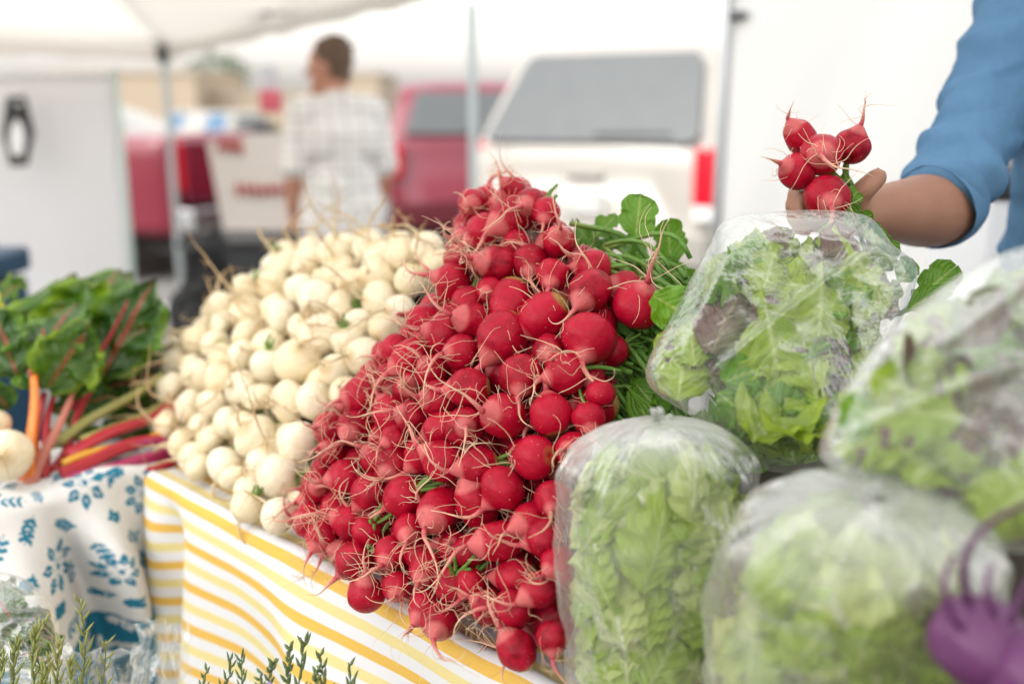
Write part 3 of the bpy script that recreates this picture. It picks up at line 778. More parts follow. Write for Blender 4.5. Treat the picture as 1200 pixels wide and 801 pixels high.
for pts, r0, r1, m in [(((34,565,1.44),(46,500,1.45),(40,440,1.48)),.0098,.006,'orange'), (((40,440,1.48),(44,410,1.495),(50,385,1.53)),.006,.001,'red'), (((34,572,1.43),(60,510,1.46),(95,425,1.55)),.008,.002,'pink'), (((85,480,1.56),(115,410,1.6),(150,352,1.63)),.006,.0015,'red'),
                       (((52,560,1.45),(50,505,1.48),(70,450,1.54)),.008,.004,'red'), (((22,565,1.45),(45,520,1.48),(52,460,1.52)),.008,.005,'red'), (((22,570,1.44),(40,540,1.47),(38,470,1.52)),.007,.004,'orange'),
                       (((60,555,1.47),(80,510,1.5),(110,450,1.57)),.008,.005,'red')]:
    chard_stem(ch, pts, r0, r1, m)
cb = empty('chard_bunch', at(130, 530, 1.5), 'bunch of red, yellow and magenta chard stems lying with cut ends forward', 'chard')
for pts, r0, r1, m in [(((72,556,1.44),(120,535,1.49),(200,515,1.56)),.0085,.0075,'red'), (((80,562,1.44),(140,545,1.48),(205,530,1.55)),.0085,.0075,'magenta'), (((74,545,1.45),(130,522,1.5),(200,503,1.57)),.0075,.007,'yellow'),
                       (((90,560,1.45),(150,550,1.48),(210,540,1.54)),.0075,.007,'red'), (((78,535,1.47),(140,505,1.53),(205,480,1.6)),.009,.008,'red'), (((68,520,1.49),(120,480,1.56),(190,440,1.64)),.0095,.008,'pale'),
                       (((85,548,1.46),(150,528,1.51),(205,518,1.56)),.008,.007,'magenta'), (((90,528,1.48),(150,500,1.55),(205,470,1.61)),.008,.007,'red'), (((95,515,1.5),(150,490,1.57),(200,470,1.63)),.007,.006,'pale')]:
    chard_stem(cb, pts, r0, r1, m)
# white roots at the far left, beside the chard stems
for (x, y, d, r, lab) in ((6, 533, 1.40, .037, 'big white turnip at the foot of the standing chard stems'), (-6, 497, 1.46, .022, 'small white turnip behind the big one by the chard')):
    o = put_bulb('white_turnip', TUR[2], 0, at(x, y, d), r, (0.3, -0.8, 0.2), 1.0, False); tag(o, lab, 'turnip')
yl = leaf(0.1, 0.07, 'oval', 0.1, 3, 0.5, 0.1, 0.05, 20, 10, 91).build('leaf', leaf_mat('yellow_green_leaf', (0.40, 0.42, 0.02), (0.55, 0.52, 0.04), (0.5, 0.5, 0.2)))
put(yl, at(-20, 400, 1.62), Vector((0.2, 0, 1)), (0.2, -1, 0.2)); tag(yl, 'yellow green leaf standing left of the chard below the blue cooler', 'leaf'); yl.name = 'salad_leaf'

# ------------------------------------------------------------------ bags of salad
LET = {}
random.seed(30)
for kind, m, W, L, ruf in (('green', 'lettuce', .085, .095, .11), ('deep', 'lettuce_deep', .07, .085, .11), ('pale', 'lettuce_pale', .105, .125, .10), ('red', 'lettuce_red', .06, .075, .06)):
    LET[kind] = [(leaf(L, W, 'oval' if i != 2 else 'spoon', ruf, 3 + i, random.uniform(0.3, 0.8), -0.16, 0.025, 26, 18, 70 + i, 0, 0.06).mesh('leaf', M[m]), L) for i in range(4)]
LET['dark'] = [(leaf(.09, .07, 'oval', .12, 3, .6, -.16, .04, 26, 18, 95 + i, 0, .08).mesh('leaf', M['chard_leaf']), .09) for i in range(3)]
def fill(parent, surf, n, kinds, dmin, dmax, smin, smax, seed, along=None, within=None):
    random.seed(seed); done = 0
    for i in range(n * 14):
        if done >= n: break
        p, nr = surf()
        k = random.choice(kinds); me, L = random.choice(LET[k]); s = random.uniform(smin, smax) * (1 if random.random() < .6 else .72)
        t = rv(1); t = (t - nr * t.dot(nr)).normalized()
        if along is not None: t = (along + t * 0.6); t = (t - nr * t.dot(nr)).normalized()
        c = p - nr * (dmin + (dmax - dmin) * (1 - done / n))
        b_ = nr.cross(t)
        if within and not all(within(c + t * L * s * x + b_ * L * s * y) for x, y in ((.5, 0), (-.5, 0), (.2, .32), (.2, -.32), (-.2, .3), (-.2, -.3), (.42, .2), (.42, -.2))): continue
        done += 1
        o = bpy.data.objects.new('leaf', me); COL.objects.link(o); o.parent = parent; o.matrix_parent_inverse = MW(parent).inverted()
        o.matrix_basis = Matrix.Translation(c - t * L * s * 0.5) @ frame(t, nr + rv(0.22)).to_4x4() @ Matrix.Scale(s, 4)
def gathered_bag(base, knot, rx, ry, side, shoulder, film, label, cat_label, kinds, n, seed, sc=(0.8, 1.2), knot_r=0.006, power=0.5):
    """an upright bag: straight sides, pleated shoulder drawn to a knot"""
    base = Vector(base); knot = Vector(knot); ax = knot - base; H = ax.length; Z = ax.normalized()
    X = Vector(side); X = (X - Z * X.dot(Z)).normalized(); Y = Z.cross(X)
    random.seed(seed); ph = random.uniform(0, 6)
    def prof(t):
        if t < 0.06: return 0.80 + 0.2 * math.sin(t / 0.06 * math.pi / 2)
        if t < shoulder: return 1.0 + 0.03 * math.sin(t * 9 + ph) - 0.04 * smoothstep(shoulder - .25, shoulder, t)
        s = (t - shoulder) / (1 - shoulder); return max(0.05, 0.96 * (1 - s ** 2.1) ** power)
    def S(t, g):
        r = prof(t); s = max(0, (t - shoulder + 0.1) / (1.1 - shoulder))
        pl = 1 + s ** 1.5 * (0.035 * math.sin(13 * g + ph + 3 * math.sin(2 * g + 1) + 1.5 * math.sin(3 * g)) + 0.025 * noise.noise(Vector((math.cos(g) * 6, math.sin(g) * 6, seed))))
        se = (abs(math.cos(g)) ** 2.8 + abs(math.sin(g)) ** 2.8) ** (-1 / 2.8); se = se * (1 - s) + s
        fx = noise.noise(Vector((math.cos(g) * 2.3 + seed, math.sin(g) * 2.3, t * 4.5))); fy = noise.noise(Vector((math.cos(g) * 4.6, math.sin(g) * 4.6 + seed, t * 3.0)))
        pl *= se * (1 + 0.10 * (0.25 - abs(fx)) + 0.06 * (0.25 - abs(fy)) * (0.4 + s))
        wr = 1 + 0.045 * noise.noise(Vector((math.cos(g) * 1.6, math.sin(g) * 1.6, t * 5 + seed))) + 0.025 * noise.noise(Vector((math.cos(g) * 5, math.sin(g) * 5, t * 11 + seed)))
        return base + Z * (H * t) + (X * rx * math.cos(g) + Y * ry * math.sin(g)) * (r * pl * wr)
    t_ = empty('salad_bag', base, label, 'bag')
    def fn(u, v): return S(u, v * 2 * math.pi), (u, v), smoothstep(shoulder + 0.05, 1.0, u)
    MB().grid(90, 150, fn).build('clear_film', film, t_)
    mb = MB()                                           # twisted tail above the knot
    for i in range(4):
        d = (Z * .4 + rv(1.0)).normalized()
        P = [knot + Z * -0.004]; 
        for j in range(1, 6): P.append(knot + d * (0.0028 * j) + rv(0.001))
        mb.tube(P, [knot_r * (0.35 + 0.06 * j) for j in range(6)], 6)
    mb.build('knot', film, t_)
    def surf():
        t = random.uniform(0.03, shoulder + 0.06); g = random.uniform(0, 2 * math.pi)
        if random.random() < 0.7:
            for _ in range(6):
                p = S(t, g); nn = (X * math.cos(g) / rx + Y * math.sin(g) / ry).normalized()
                if nn.dot(EYE - p) > 0: break
                g = random.uniform(0, 2 * math.pi)
        p = S(t, g); nn = (X * math.cos(g) / rx + Y * math.sin(g) / ry).normalized()
        return p, nn
    c = empty('lettuce', base + Z * H * 0.3, cat_label, 'lettuce')
    def within(q):
        l = q - base; t = l.dot(Z) / H
        if t < 0.02 or t > 0.97: return False
        return math.hypot(l.dot(X) / rx, l.dot(Y) / ry) < prof(t) * 1.03
    fill(c, surf, n, kinds, 0.008, 0.045, sc[0], sc[1], seed + 1, Z, within)
    return t_
def pillow_bag(outline, thick, film, label, cat_label, kinds, n, seed, crease=(), sc=(0.7, 1.1), shape=2.4, fillr=0.93, nudge=None):
    """a flat sealed bag lying on its side: its rim is traced, its two faces bulge"""
    P = [at(*q) for q in outline]; n0 = len(P); c = sum(P, Vector()) / n0
    # smooth closed rim
    def rim(a):
        f = (a % 1.0) * n0; i = int(f); f -= i
        p0, p1, p2, p3 = P[(i - 1) % n0], P[i % n0], P[(i + 1) % n0], P[(i + 2) % n0]
        return p1 + (p2 - p0) * 0.5 * f + (p0 - p1 * 2.5 + p2 * 2 - p3 * 0.5) * f * f + (p1 * 1.5 - p0 * 0.5 - p2 * 1.5 + p3 * 0.5) * f ** 3
    N = Vector()
    for i in range(n0): N += (P[i] - c).cross(P[(i + 1) % n0] - c)
    N = N.normalized()
    if N.dot(EYE - c) < 0: N = -N
    def S(rho, a, side):
        q = c.lerp(rim(a), rho)
        th = thick * max(0, 1 - rho ** shape) ** 0.6
        th *= 1 + 0.16 * noise.noise(q * 17 + Vector((seed, 0, 0))) ; th += (0.012 * (0.25 - abs(noise.noise(q * 22 + Vector((seed, 3, 0))))) + 0.005 * (0.25 - abs(noise.noise(q * 55)))) * (1 - rho ** 3)
        if side > 0:
            x, y, _ = pix(q)
            for (x1, y1, x2, y2, wd_, hh) in crease:
                L2 = (x2 - x1) ** 2 + (y2 - y1) ** 2; t = max(0, min(1, ((x - x1) * (x2 - x1) + (y - y1) * (y2 - y1)) / L2))
                dd = math.hypot(x - x1 - t * (x2 - x1), y - y1 - t * (y2 - y1)); th += hh * math.exp(-(dd / wd_) ** 2) * math.sin(math.pi * (0.1 + 0.8 * t))
        return q + N * th * (1 if side > 0 else -0.8)
    t_ = empty('salad_bag', c - N * 0.02, label, 'bag')
    mb = MB()
    for side in (1, -1):
        mb.grid(60, 150, lambda u, v, s=side: (S(u, v, s), (u, v), smoothstep(0.9, 1.0, u) * 0.5), flip=side < 0)
    mb.build('clear_film', film, t_)
    def surf():
        rho = math.sqrt(random.uniform(0, 1)) * fillr; a = random.random(); s = 1 if random.random() < 0.8 else -1
        p = S(rho, a, s)
        return p, (N * s + (p - c).normalized() * 0.5 * rho).normalized()
    k = empty('lettuce', c - N * 0.03, cat_label, 'lettuce')
    if nudge: pass
    RM = [pix(rim(i / 60))[:2] for i in range(60)]; mx_ = sum(q[0] for q in RM) / 60; my_ = sum(q[1] for q in RM) / 60; RM = [(mx_ + (x - mx_) * .985, my_ + (y - my_) * .985) for x, y in RM]
    def within(q):
        x, y, _ = pix(q); return inside(RM, x, y)
    fill(k, surf, n, kinds, 0.010, 0.045, sc[0], sc[1], seed + 1, None, within)
    return t_
gathered_bag(at(775, 850, 0.93), at(770, 492, 0.865), 0.089, 0.066, (1, 0.1, 0), 0.82, M['film'][0],
             'upright clear bag of pale green lettuce tied at the top beside the radishes', 'pale green lettuce leaves inside the upright bag beside the radishes', ['pale', 'pale', 'green', 'green'], 120, 41, (0.6, 0.9), 0.005, 0.45)
pillow_bag([(757,442,.93),(790,365,.95),(830,290,.98),(852,259,1.0),(925,250,1.0),(1010,254,1.0),(1045,290,.98),(1074,322,.97),(1050,390,.94),(1015,470,.92),(985,540,.90),(935,553,.89),(885,545,.89),(815,490,.91)], 0.055, M['film'][1],
           'clear bag of mixed green and purple salad leaves on top, below the held radishes', 'mixed green and purple salad leaves inside the topmost bag', ['green', 'green', 'green', 'deep', 'deep', 'red', 'red'], 100, 52, [(835,452,1012,318,7,0.020), (870,262,800,420,10,0.010), (900,300,1040,330,9,0.008)])
gathered_bag(at(958, 880, 0.80), at(1030, 584, 0.655), 0.098, 0.074, (1, -0.1, 0.25), 0.78, M['film'][2],
             'clear bag of soft green lettuce with its knot pointing up, below the topmost bag', 'soft green lettuce leaves in the bag at the bottom centre right', ['pale', 'green', 'green', 'pale'], 110, 61, (0.6, 0.9), 0.005, 0.42)
pillow_bag([(962,520,.70),(990,455,.70),(1040,388,.71),(1110,332,.72),(1165,300,.73),(1225,286,.74),(1290,300,.74),(1310,420,.72),(1300,560,.68),(1240,640,.66),(1150,640,.66),(1090,606,.67),(1025,575,.68),(972,545,.69)], 0.048, M['film'][3],
           'clear bag of green and reddish brown lettuce at the right edge above the kohlrabi', 'green and reddish brown lettuce leaves in the bag at the right edge', ['green', 'green', 'red', 'red', 'red', 'deep'], 95, 71, [(985,515,1190,440,8,0.014), (1070,430,1200,330,10,0.012)], (0.65, 1.0))
pillow_bag([(-60,700,1.2),(-20,672,1.22),(25,676,1.22),(58,705,1.2),(70,745,1.18),(60,790,1.15),(10,800,1.14),(-50,780,1.15)], 0.03, M['film'][4],
           'clear bag of dark greens at the lower left in front of the floral cloth', 'dark green leaves in the bag at the lower left', ['dark'], 30, 81, (), (0.5, 0.8))
hd = empty('lettuce', at(885, 580, .98), 'dark green leafy head squeezed between the salad bags', 'lettuce')
random.seed(88)
for i in range(34):
    x = random.uniform(730, 965); y = random.uniform(500, 600); b = at(x, y + 40, 1.0 + random.uniform(0, .06)); me, L = LET['deep'][i % 4]
    leaf_child(me, hd, b, at(x + random.uniform(-40, 40), y - random.uniform(10, 40), .99 + random.uniform(0, .06)), (random.uniform(-.4, .4), -1, .3), L)
# loose crumpled clear plastic in front of the cloths
def crumple(cx, cy, d, wx, wy, seed, label):
    c = at(cx, cy, d)
    def fn(u, v):
        p = at(cx + (u - 0.5) * wx, cy + (v - 0.5) * wy, d)
        q = Vector((u * 3, v * 3, seed)); k = math.sin(math.pi * u) * math.sin(math.pi * v)
        off = noise.turbulence(q * 1.2, 4, True) * 0.03 * k + 0.03 * k
        fold = 0.012 * abs(math.sin(u * 14 + 3 * noise.noise(q)))
        return p + Vector((0.012 * noise.noise(q * 2), -off - fold, 0.02 * noise.noise(q * 1.7 + Vector((5, 5, 5))))), (u, v), 0.0
    o = MB().grid(70, 60, fn).build('plastic_wrap', M['film'][4]); tag(o, label, 'plastic wrap'); return o
crumple(120, 800, 1.22, 120, 90, 3, 'crumpled clear plastic below the blue floral cloth')
crumple(192, 785, 1.2, 66, 120, 8, 'crumpled clear plastic gathered where the two tablecloths meet')
crumple(20, 790, 1.12, 140, 80, 12, 'clear plastic sheet at the lower left corner behind the herb sprigs')

# wooden crates that carry the bags
M['crate'] = simple('old_crate_wood', (0.055, 0.042, 0.03), 0.75, 0, 0.4, 14)
def crate(x0, x1, y0, y1, z0, z1, label):
    t = empty('wooden_crate', ((x0 + x1) / 2, (y0 + y1) / 2, z0), label, 'crate'); n = 3; h = (z1 - z0) / n
    for yy in (y0, y1):
        mb = MB()
        for i in range(n): mb.box(((x0 + x1) / 2, yy, z0 + h * (i + 0.5)), (x1 - x0, 0.012, h * 0.86))
        mb.build('long_side', M['crate'], t, False, 0.002)
    for xx in (x0, x1):
        mb = MB()
        for i in range(n): mb.box((xx, (y0 + y1) / 2, z0 + h * (i + 0.5)), (0.012, y1 - y0 - 0.014, h * 0.86))
        mb.build('short_side', M['crate'], t, False, 0.002)
    MB().box(((x0 + x1) / 2, (y0 + y1) / 2, z1 - 0.016), (x1 - x0 - 0.014, y1 - y0 - 0.014, 0.012)).build('top_board', M['crate'], t, False)
crate(0.20, 0.75, 0.30, 0.66, 0.62, 0.985, 'dark wooden crate under the lower right lettuce bags and kohlrabi')
crate(0.19, 0.84, 0.80, 1.03, 0.62, 1.075, 'dark wooden crate under the topmost salad bag')

# ------------------------------------------------------------------ kohlrabi
def kohl_mat():
    k = NT('kohlrabi_skin'); f = k.noise(k.coord(), 30, 4); vo = k.n('TexVoronoi'); vo.inputs['Scale'].default_value = 22; k.l(k.coord(), vo.inputs['Vector'])
    c = k.mix(f, (0.085, 0.015, 0.085), (0.16, 0.045, 0.145)); c = k.mix(k.ramp(vo.outputs['Distance'], [(0.2, (1, 1, 1)), (0.32, (0, 0, 0))]), c, (0.13, 0.006, 0.05))
    k.l(c, k.b.inputs['Base Color']); k.b.inputs['Roughness'].default_value = 0.4; return k.m
M['kohl'] = kohl_mat(); M['kohl_stem'] = simple('kohlrabi_stem', (0.085, 0.014, 0.08), 0.4, 0, 0.3, 30)
def kohlrabi(c, r, stems, label):
    c = Vector(c); t = empty('kohlrabi', c - Vector((0, 0, r)), label, 'kohlrabi')
    mb = MB(); mb.ball(c, r, 40, 28, (1, 1, 0.92))
    for i, v in enumerate(mb.v):
        q = v - c; mb.v[i] = c + q * (1 + 0.09 * noise.noise(q * 40) + 0.05 * noise.noise(q * 90))
    mb.build('bulb', M['kohl'], t)
    for pts in stems:
        P = [at(*p) for p in pts]; path = []
        for i in range(15):
            u = i / 14; path.append(P[0] * (1 - u) ** 2 + P[1] * 2 * u * (1 - u) + P[2] * u * u)
        MB().tube(path, [r * (0.085 - 0.035 * i / 14) for i in range(15)], 10).build('stem', M['kohl_stem'], t)
kohlrabi(at(1150, 752, .60), .030, [((1125,735,.58),(1092,690,.57),(1118,650,.58)), ((1165,720,.57),(1150,690,.555),(1162,662,.57)), ((1135,705,.59),(1105,620,.57),(1215,588,.57)), ((1185,730,.57),(1190,700,.56),(1215,668,.58))],
         'purple kohlrabi with cut leaf stalks at the lower right corner')
kohlrabi(at(1215, 790, .58), .03, [((1215,760,.56),(1210,700,.55),(1240,660,.56))], 'second purple kohlrabi cut by the lower right corner')

# ------------------------------------------------------------------ herb sprigs in front
M['herb'] = leaf_mat('herb_needle', (0.16, 0.20, 0.04), (0.34, 0.34, 0.10), (0.2, 0.25, 0.1), trans=0.15, crinkle=0.1)
M['herb_dark'] = leaf_mat('dark_herb_needle', (0.06, 0.12, 0.03), (0.16, 0.20, 0.06), (0.12, 0.2, 0.1), trans=0.15, crinkle=0.1)
M['herb_stem'] = simple('herb_stem', (0.10, 0.14, 0.05), 0.6)
M['mauve'] = simple('mauve_petal', (0.42, 0.30, 0.60), 0.6)
def sprig(base, tip, seed, n, ln, wid, spread, mat, label, flowers=0, group=None):
    random.seed(seed); t = empty('herb_sprig', base, label, 'herb', group)
    path = stem_path(base, tip, 0, 12, 0.006); MB().tube(path, [0.0011 - 0.0006 * i / 12 for i in range(13)], 6).build('stem', M['herb_stem'], t)
    mb = MB(); ax = (Vector(tip) - Vector(base)).normalized()
    for i in range(n):
        u = 0.12 + 0.9 * (i / n); u = min(u, 1.0); f = u * 12; j = min(int(f), 11); p = path[j].lerp(path[j + 1], f - j)
        g = i * 2.399; side = ax.orthogonal().normalized(); side = Quaternion(ax, g) @ side
        d = (ax * random.uniform(0.5, 1.0) + side * spread * random.uniform(0.6, 1.1)).normalized(); L = ln * random.uniform(0.6, 1.1) * (1.1 - 0.35 * u)
        pa = [p, p + d * L * 0.35 + side * 0.0006, p + d * L * 0.7 + ax * L * 0.04, p + d * L + ax * L * 0.12]
        mb.tube(pa, [wid * 0.6, wid * 1.35, wid * 1.1, wid * 0.15], 5)
    mb.build('needle_leaves', mat, t)
    for q in range(flowers):
        f = random.uniform(5, 11); j = int(f); p = path[j] + rv(0.006); fb = MB()
        for h in range(5): fb.ball(p + rv(0.003), 0.0022, 8, 6, (1, 0.6, 1.3))
        fb.build('flower', M['mauve'], t)
HL = [((92,860,1.03),(93,703,1.04),26,.020,.0012,.7), ((60,860,1.03),(40,742,1.05),30,.017,.0012,.5), ((30,850,1.03),(52,728,1.06),30,.017,.0012,.5), ((75,850,1.02),(70,752,1.03),28,.017,.0012,.5), ((10,850,1.03),(22,752,1.04),28,.017,.0012,.5),
      ((45,850,1.0),(58,772,1.0),26,.015,.0011,.5), ((110,850,1.04),(122,752,1.05),14,.020,.0011,.9), ((85,850,1.0),(82,775,1.0),22,.014,.0012,.5), ((0,840,1.02),(-5,760,1.03),22,.015,.0012,.5)]
for i, (b, t, n, L, w_, sp) in enumerate(HL):
    sprig(at(*b), at(*t), 500 + i, n, L, w_, sp, M['herb'], 'tall herb sprig with thin yellowish seed spikes before the floral cloth' if i == 0 else 'short yellow green herb sprig in the tuft at the lower left', 0, 'herb sprigs at the lower left')
HR = [((240,860,.98),(243,783,.99),20,.012,.0011,.5), ((262,850,.98),(270,770,.99),16,.014,.0010,.6), ((290,850,.97),(283,768,.98),16,.014,.0010,.6), ((318,850,.97),(322,775,.97),24,.010,.0013,.7), ((345,850,.96),(340,755,.97),24,.011,.0014,.7),
      ((352,850,.96),(358,748,.97),16,.018,.0013,.6), ((385,850,.95),(375,765,.96),14,.018,.0013,.7), ((400,850,.95),(408,775,.96),14,.016,.0012,.6), ((330,850,.95),(305,785,.95),20,.010,.0012,.7), ((365,850,.94),(372,785,.95),24,.010,.0013,.7)]
for i, (b, t, n, L, w_, sp) in enumerate(HR):
    sprig(at(*b), at(*t), 600 + i, n, L, w_, sp, M['herb_dark'], 'dark green flowering herb sprig in front of the striped cloth', 1 if i in (3, 4, 8) else 0, 'herb sprigs before the striped cloth')
# more leaves deep inside the topmost bag
_top = [o for o in bpy.data.objects if o.get('label') == 'mixed green and purple salad leaves inside the topmost bag'][0]
random.seed(99)
for i in range(26):
    x = random.uniform(800, 1010); y = random.uniform(330, 510); me, L = LET[random.choice(('green', 'green', 'deep'))][i % 4]; a_ = random.uniform(0, 6.28)
    dx, dy = 42 * math.cos(a_), 42 * math.sin(a_)
    leaf_child(me, _top, at(x - dx, y - dy, .955), at(x + dx, y + dy, .955 + random.uniform(-.01, .01)), (random.uniform(-.3, .3), -1, .3), L)
# ------------------------------------------------------------------ people
def skin_mat(name, c, c2):
    k = NT(name); f = k.noise(k.coord(), 22, 4)
    k.l(k.mix(f, c, c2), k.b.inputs['Base Color']); k.b.inputs['Roughness'].default_value = 0.5
    k.b.inputs['Subsurface Weight'].default_value = 0.06; k.b.inputs['Subsurface Radius'].default_value = (0.01, 0.004, 0.002)
    k.bump(k.noise(k.coord(), 160, 3), 0.12, 0.002); return k.m
M['skin_tan'] = skin_mat('tan_skin', (0.27, 0.125, 0.075), (0.36, 0.18, 0.115))
M['skin_fair'] = skin_mat('fair_skin', (0.50, 0.22, 0.15), (0.58, 0.30, 0.20))
M['hair'] = simple('brown_hair', (0.16, 0.10, 0.066), 0.6, 0, 0.5, 60, 0.4, 0.6)
M['hair_dark'] = simple('dark_hair', (0.02, 0.015, 0.012), 0.6, 0, 0.5, 60, 0.4, 0.6)
def cloth_mat(name, c, c2, sc=120):
    k = NT(name); f = k.noise(k.coord(), sc, 3); g = k.noise(k.coord(), 7, 3)
    k.l(k.mix(k.math('MULTIPLY_ADD', f, 0.5, k.math('MULTIPLY', g, 0.5)), c, c2), k.b.inputs['Base Color']); k.b.inputs['Roughness'].default_value = 0.85
    k.b.inputs['Specular IOR Level'].default_value = 0.2; k.bump(k.math('ADD', k.noise(k.coord(), 500, 2), k.math('MULTIPLY', k.noise(k.coord(), 26, 3), 2.5)), 0.22, 0.004); return k.m
M['blue_shirt'] = cloth_mat('blue_chambray', (0.065, 0.155, 0.28), (0.11, 0.225, 0.37))
M['denim'] = cloth_mat('dark_denim', (0.03, 0.045, 0.08), (0.06, 0.08, 0.12)); M['boot'] = simple('brown_leather', (0.06, 0.035, 0.02), 0.5)
M['eye'] = simple('eye_white', (0.7, 0.68, 0.65), 0.2)
def head(mb, c, f, s=1.0):
    """skull, jaw, nose, brow and ears around c, looking along f"""
    f = Vector(f).normalized(); r = Vector((f.y, -f.x, 0)).normalized(); u = r.cross(f)
    rot = Matrix((r, f, u)).transposed()
    mb.ball(c + u * 0.025 * s, 0.1 * s, 22, 16, (0.78, 0.95, 1.0), rot); mb.ball(c - u * 0.045 * s + f * 0.03 * s, 0.07 * s, 18, 12, (0.82, 0.86, 1.0), rot)
    mb.capsule(c + f * 0.092 * s + u * 0.012 * s, 0.010 * s, c + f * 0.115 * s - u * 0.025 * s, 0.0145 * s, 12); mb.capsule(c + f * 0.075 * s + r * 0.035 * s + u * 0.03 * s, 0.014 * s, c + f * 0.075 * s - r * 0.035 * s + u * 0.03 * s, 0.014 * s, 12)
    mb.capsule(c + f * 0.085 * s + r * 0.018 * s - u * 0.055 * s, 0.009 * s, c + f * 0.085 * s - r * 0.018 * s - u * 0.055 * s, 0.009 * s, 10); mb.ball(c + f * 0.075 * s - u * 0.095 * s, 0.025 * s, 12, 8)
    for q in (1, -1): mb.ball(c + r * 0.078 * q * s - u * 0.005 * s - f * 0.005 * s, 0.03 * s, 12, 8, (0.35, 0.7, 1.0), rot)
    return rot
def hair(c, f, s, mat, parent):
    f = Vector(f).normalized(); r = Vector((f.y, -f.x, 0)).normalized(); u = r.cross(f); rot = Matrix((r, f, u)).transposed()
    mb = MB(); mb.ball(c + u * 0.040 * s - f * 0.016 * s, 0.104 * s, 22, 16, (0.80, 0.92, 0.95), rot); mb.ball(c - u * 0.02 * s - f * 0.045 * s, 0.075 * s, 18, 12, (0.9, 0.7, 1), rot)
    random.seed(4)
    for i in range(60):
        g = random.uniform(0, 6.28); h = random.uniform(0.0, 1.2); q = rot @ Vector((math.cos(g) * math.sin(h) * 0.082, math.sin(g) * math.sin(h) * 0.094, math.cos(h) * 0.098)) * s
        mb.capsule(c + u * 0.04 * s - f * 0.016 * s + q, 0.012 * s, c + u * 0.04 * s - f * 0.02 * s + q * 1.05 - f * 0.012 * s, 0.007 * s, 8, 3)
    remeshed(mb, 'hair', mat, parent, 0.006, 3)
    for q in (1, -1): MB().ball(c + f * 0.079 * s + r * 0.032 * q * s + u * 0.012 * s, 0.0125 * s, 14, 10).build('eye', M['eye'], parent)

# --- the seller in blue
f = Vector((-0.6, -0.8, 0)); rgt = Vector((f.y, -f.x, 0))
SR = at(1206, 10, 1.38); EL = at(1112, 246, 1.27); WR = at(1006, 250, 1.125)
C = SR - rgt * 0.19 + Vector((0.045, 0.02, 0)); SL = C - rgt * 0.19; cx = Vector((C.x, C.y, 0)); ZS = SR.z
ps = empty('person', cx, 'person in a blue shirt with rolled sleeves holding out a bunch of radishes', 'person')
def Z(z): return cx + Vector((0, 0, z * ZS))
mb = MB()
mb.capsule(Z(1.03), 0.06, Z(1.10), 0.055); hc = Z(1.19) + f * 0.03; head(mb, hc, f, 1.08)
mb.capsule(SR - Vector((0, 0, .01)), 0.056, SL - Vector((0, 0, .01)), 0.056); mb.capsule(Z(.9) - rgt * .06, .12, Z(.9) + rgt * .06, .12); mb.capsule(Z(.70) - rgt * .05, .115, Z(.70) + rgt * .05, .115); mb.capsule(Z(.58) - rgt * .07, .12, Z(.58) + rgt * .07, .12)
mb.capsule(Z(.9), .12, Z(.6), .12)
ELs = EL
mb.capsule(SR, .046, EL, .042); mb.capsule(EL, .045, EL.lerp(WR, .35), .045); mb.capsule(EL.lerp(WR, .3), .0455, EL.lerp(WR, .72), .034); mb.capsule(EL.lerp(WR, .68), .0345, WR, .0265)
EL2 = SL + Vector((0.05, 0.02, -0.29)); WR2 = EL2 + f * 0.2 + Vector((0, 0, -.13)); mb.capsule(SL, .05, EL2, .042); mb.capsule(EL2, .042, WR2, .028)
# right hand round the stems
K = [at(966, 226, 1.145), at(962, 238, 1.145), at(962, 250, 1.142), at(966, 262, 1.138)]
mb.capsule(WR, .026, at(985, 246, 1.135), .024)
for k_ in K: mb.capsule(at(992, 247, 1.13), .016, k_, .0125, 12)
FG = [((941, 219, 1.135), (931, 226, 1.112), (939, 231, 1.09)), ((938, 234, 1.135), (928, 241, 1.112), (937, 246, 1.09)), ((938, 249, 1.133), (930, 255, 1.11), (939, 259, 1.09)), ((944, 263, 1.13), (937, 267, 1.11), (944, 270, 1.095))]
for k_, (a, b, c_) in zip(K, FG):
    a, b, c_ = at(*a), at(*b), at(*c_); mb.capsule(k_, .0105, a, .0095, 12); mb.capsule(a, .0095, b, .0088, 12); mb.capsule(b, .0088, c_, .0080, 12)
t0, t1, t2, t3 = at(1004, 248, 1.11), at(1003, 232, 1.095), at(1014, 221, 1.088), at(1028, 208, 1.088)
mb.capsule(t0, .016, t1, .0135, 12); mb.capsule(t1, .0130, t2, .0125, 12); mb.capsule(t2, .0128, t3, .0112, 12)
# left hand
for i in range(4):
    k_ = WR2 + f * 0.085 + rgt * (0.03 - i * 0.02) - Vector((0, 0, .02)); mb.capsule(WR2, .02, k_, .012, 10); b = k_ + f * 0.03 - Vector((0, 0, .02)); mb.capsule(k_, .0095, b, .009, 10); mb.capsule(b, .009, b + f * .012 - Vector((0, 0, .022)), .008, 10)
mb.capsule(WR2, .018, WR2 + f * .05 + rgt * .05, .011, 10); mb.capsule(WR2 + f * .05 + rgt * .05, .011, WR2 + f * .085 + rgt * .055 - Vector((0, 0, .01)), .009, 10)
for q in (1, -1): 
    hp = Z(.56) + rgt * .09 * q; kn = Z(.30) + rgt * .10 * q + f * .02; an = Z(.05) + rgt * .11 * q
    mb.capsule(hp, .085, kn, .058); mb.capsule(kn, .058, an, .04); mb.capsule(an - Vector((0, 0, .03)), .035, an + f * .14 - Vector((0, 0, .05)), .028)
remeshed(mb, 'body', M['skin_tan'], ps, 0.0042, 5)
hair(hc, f, 1.08, M['hair_dark'], ps)
mb = MB()
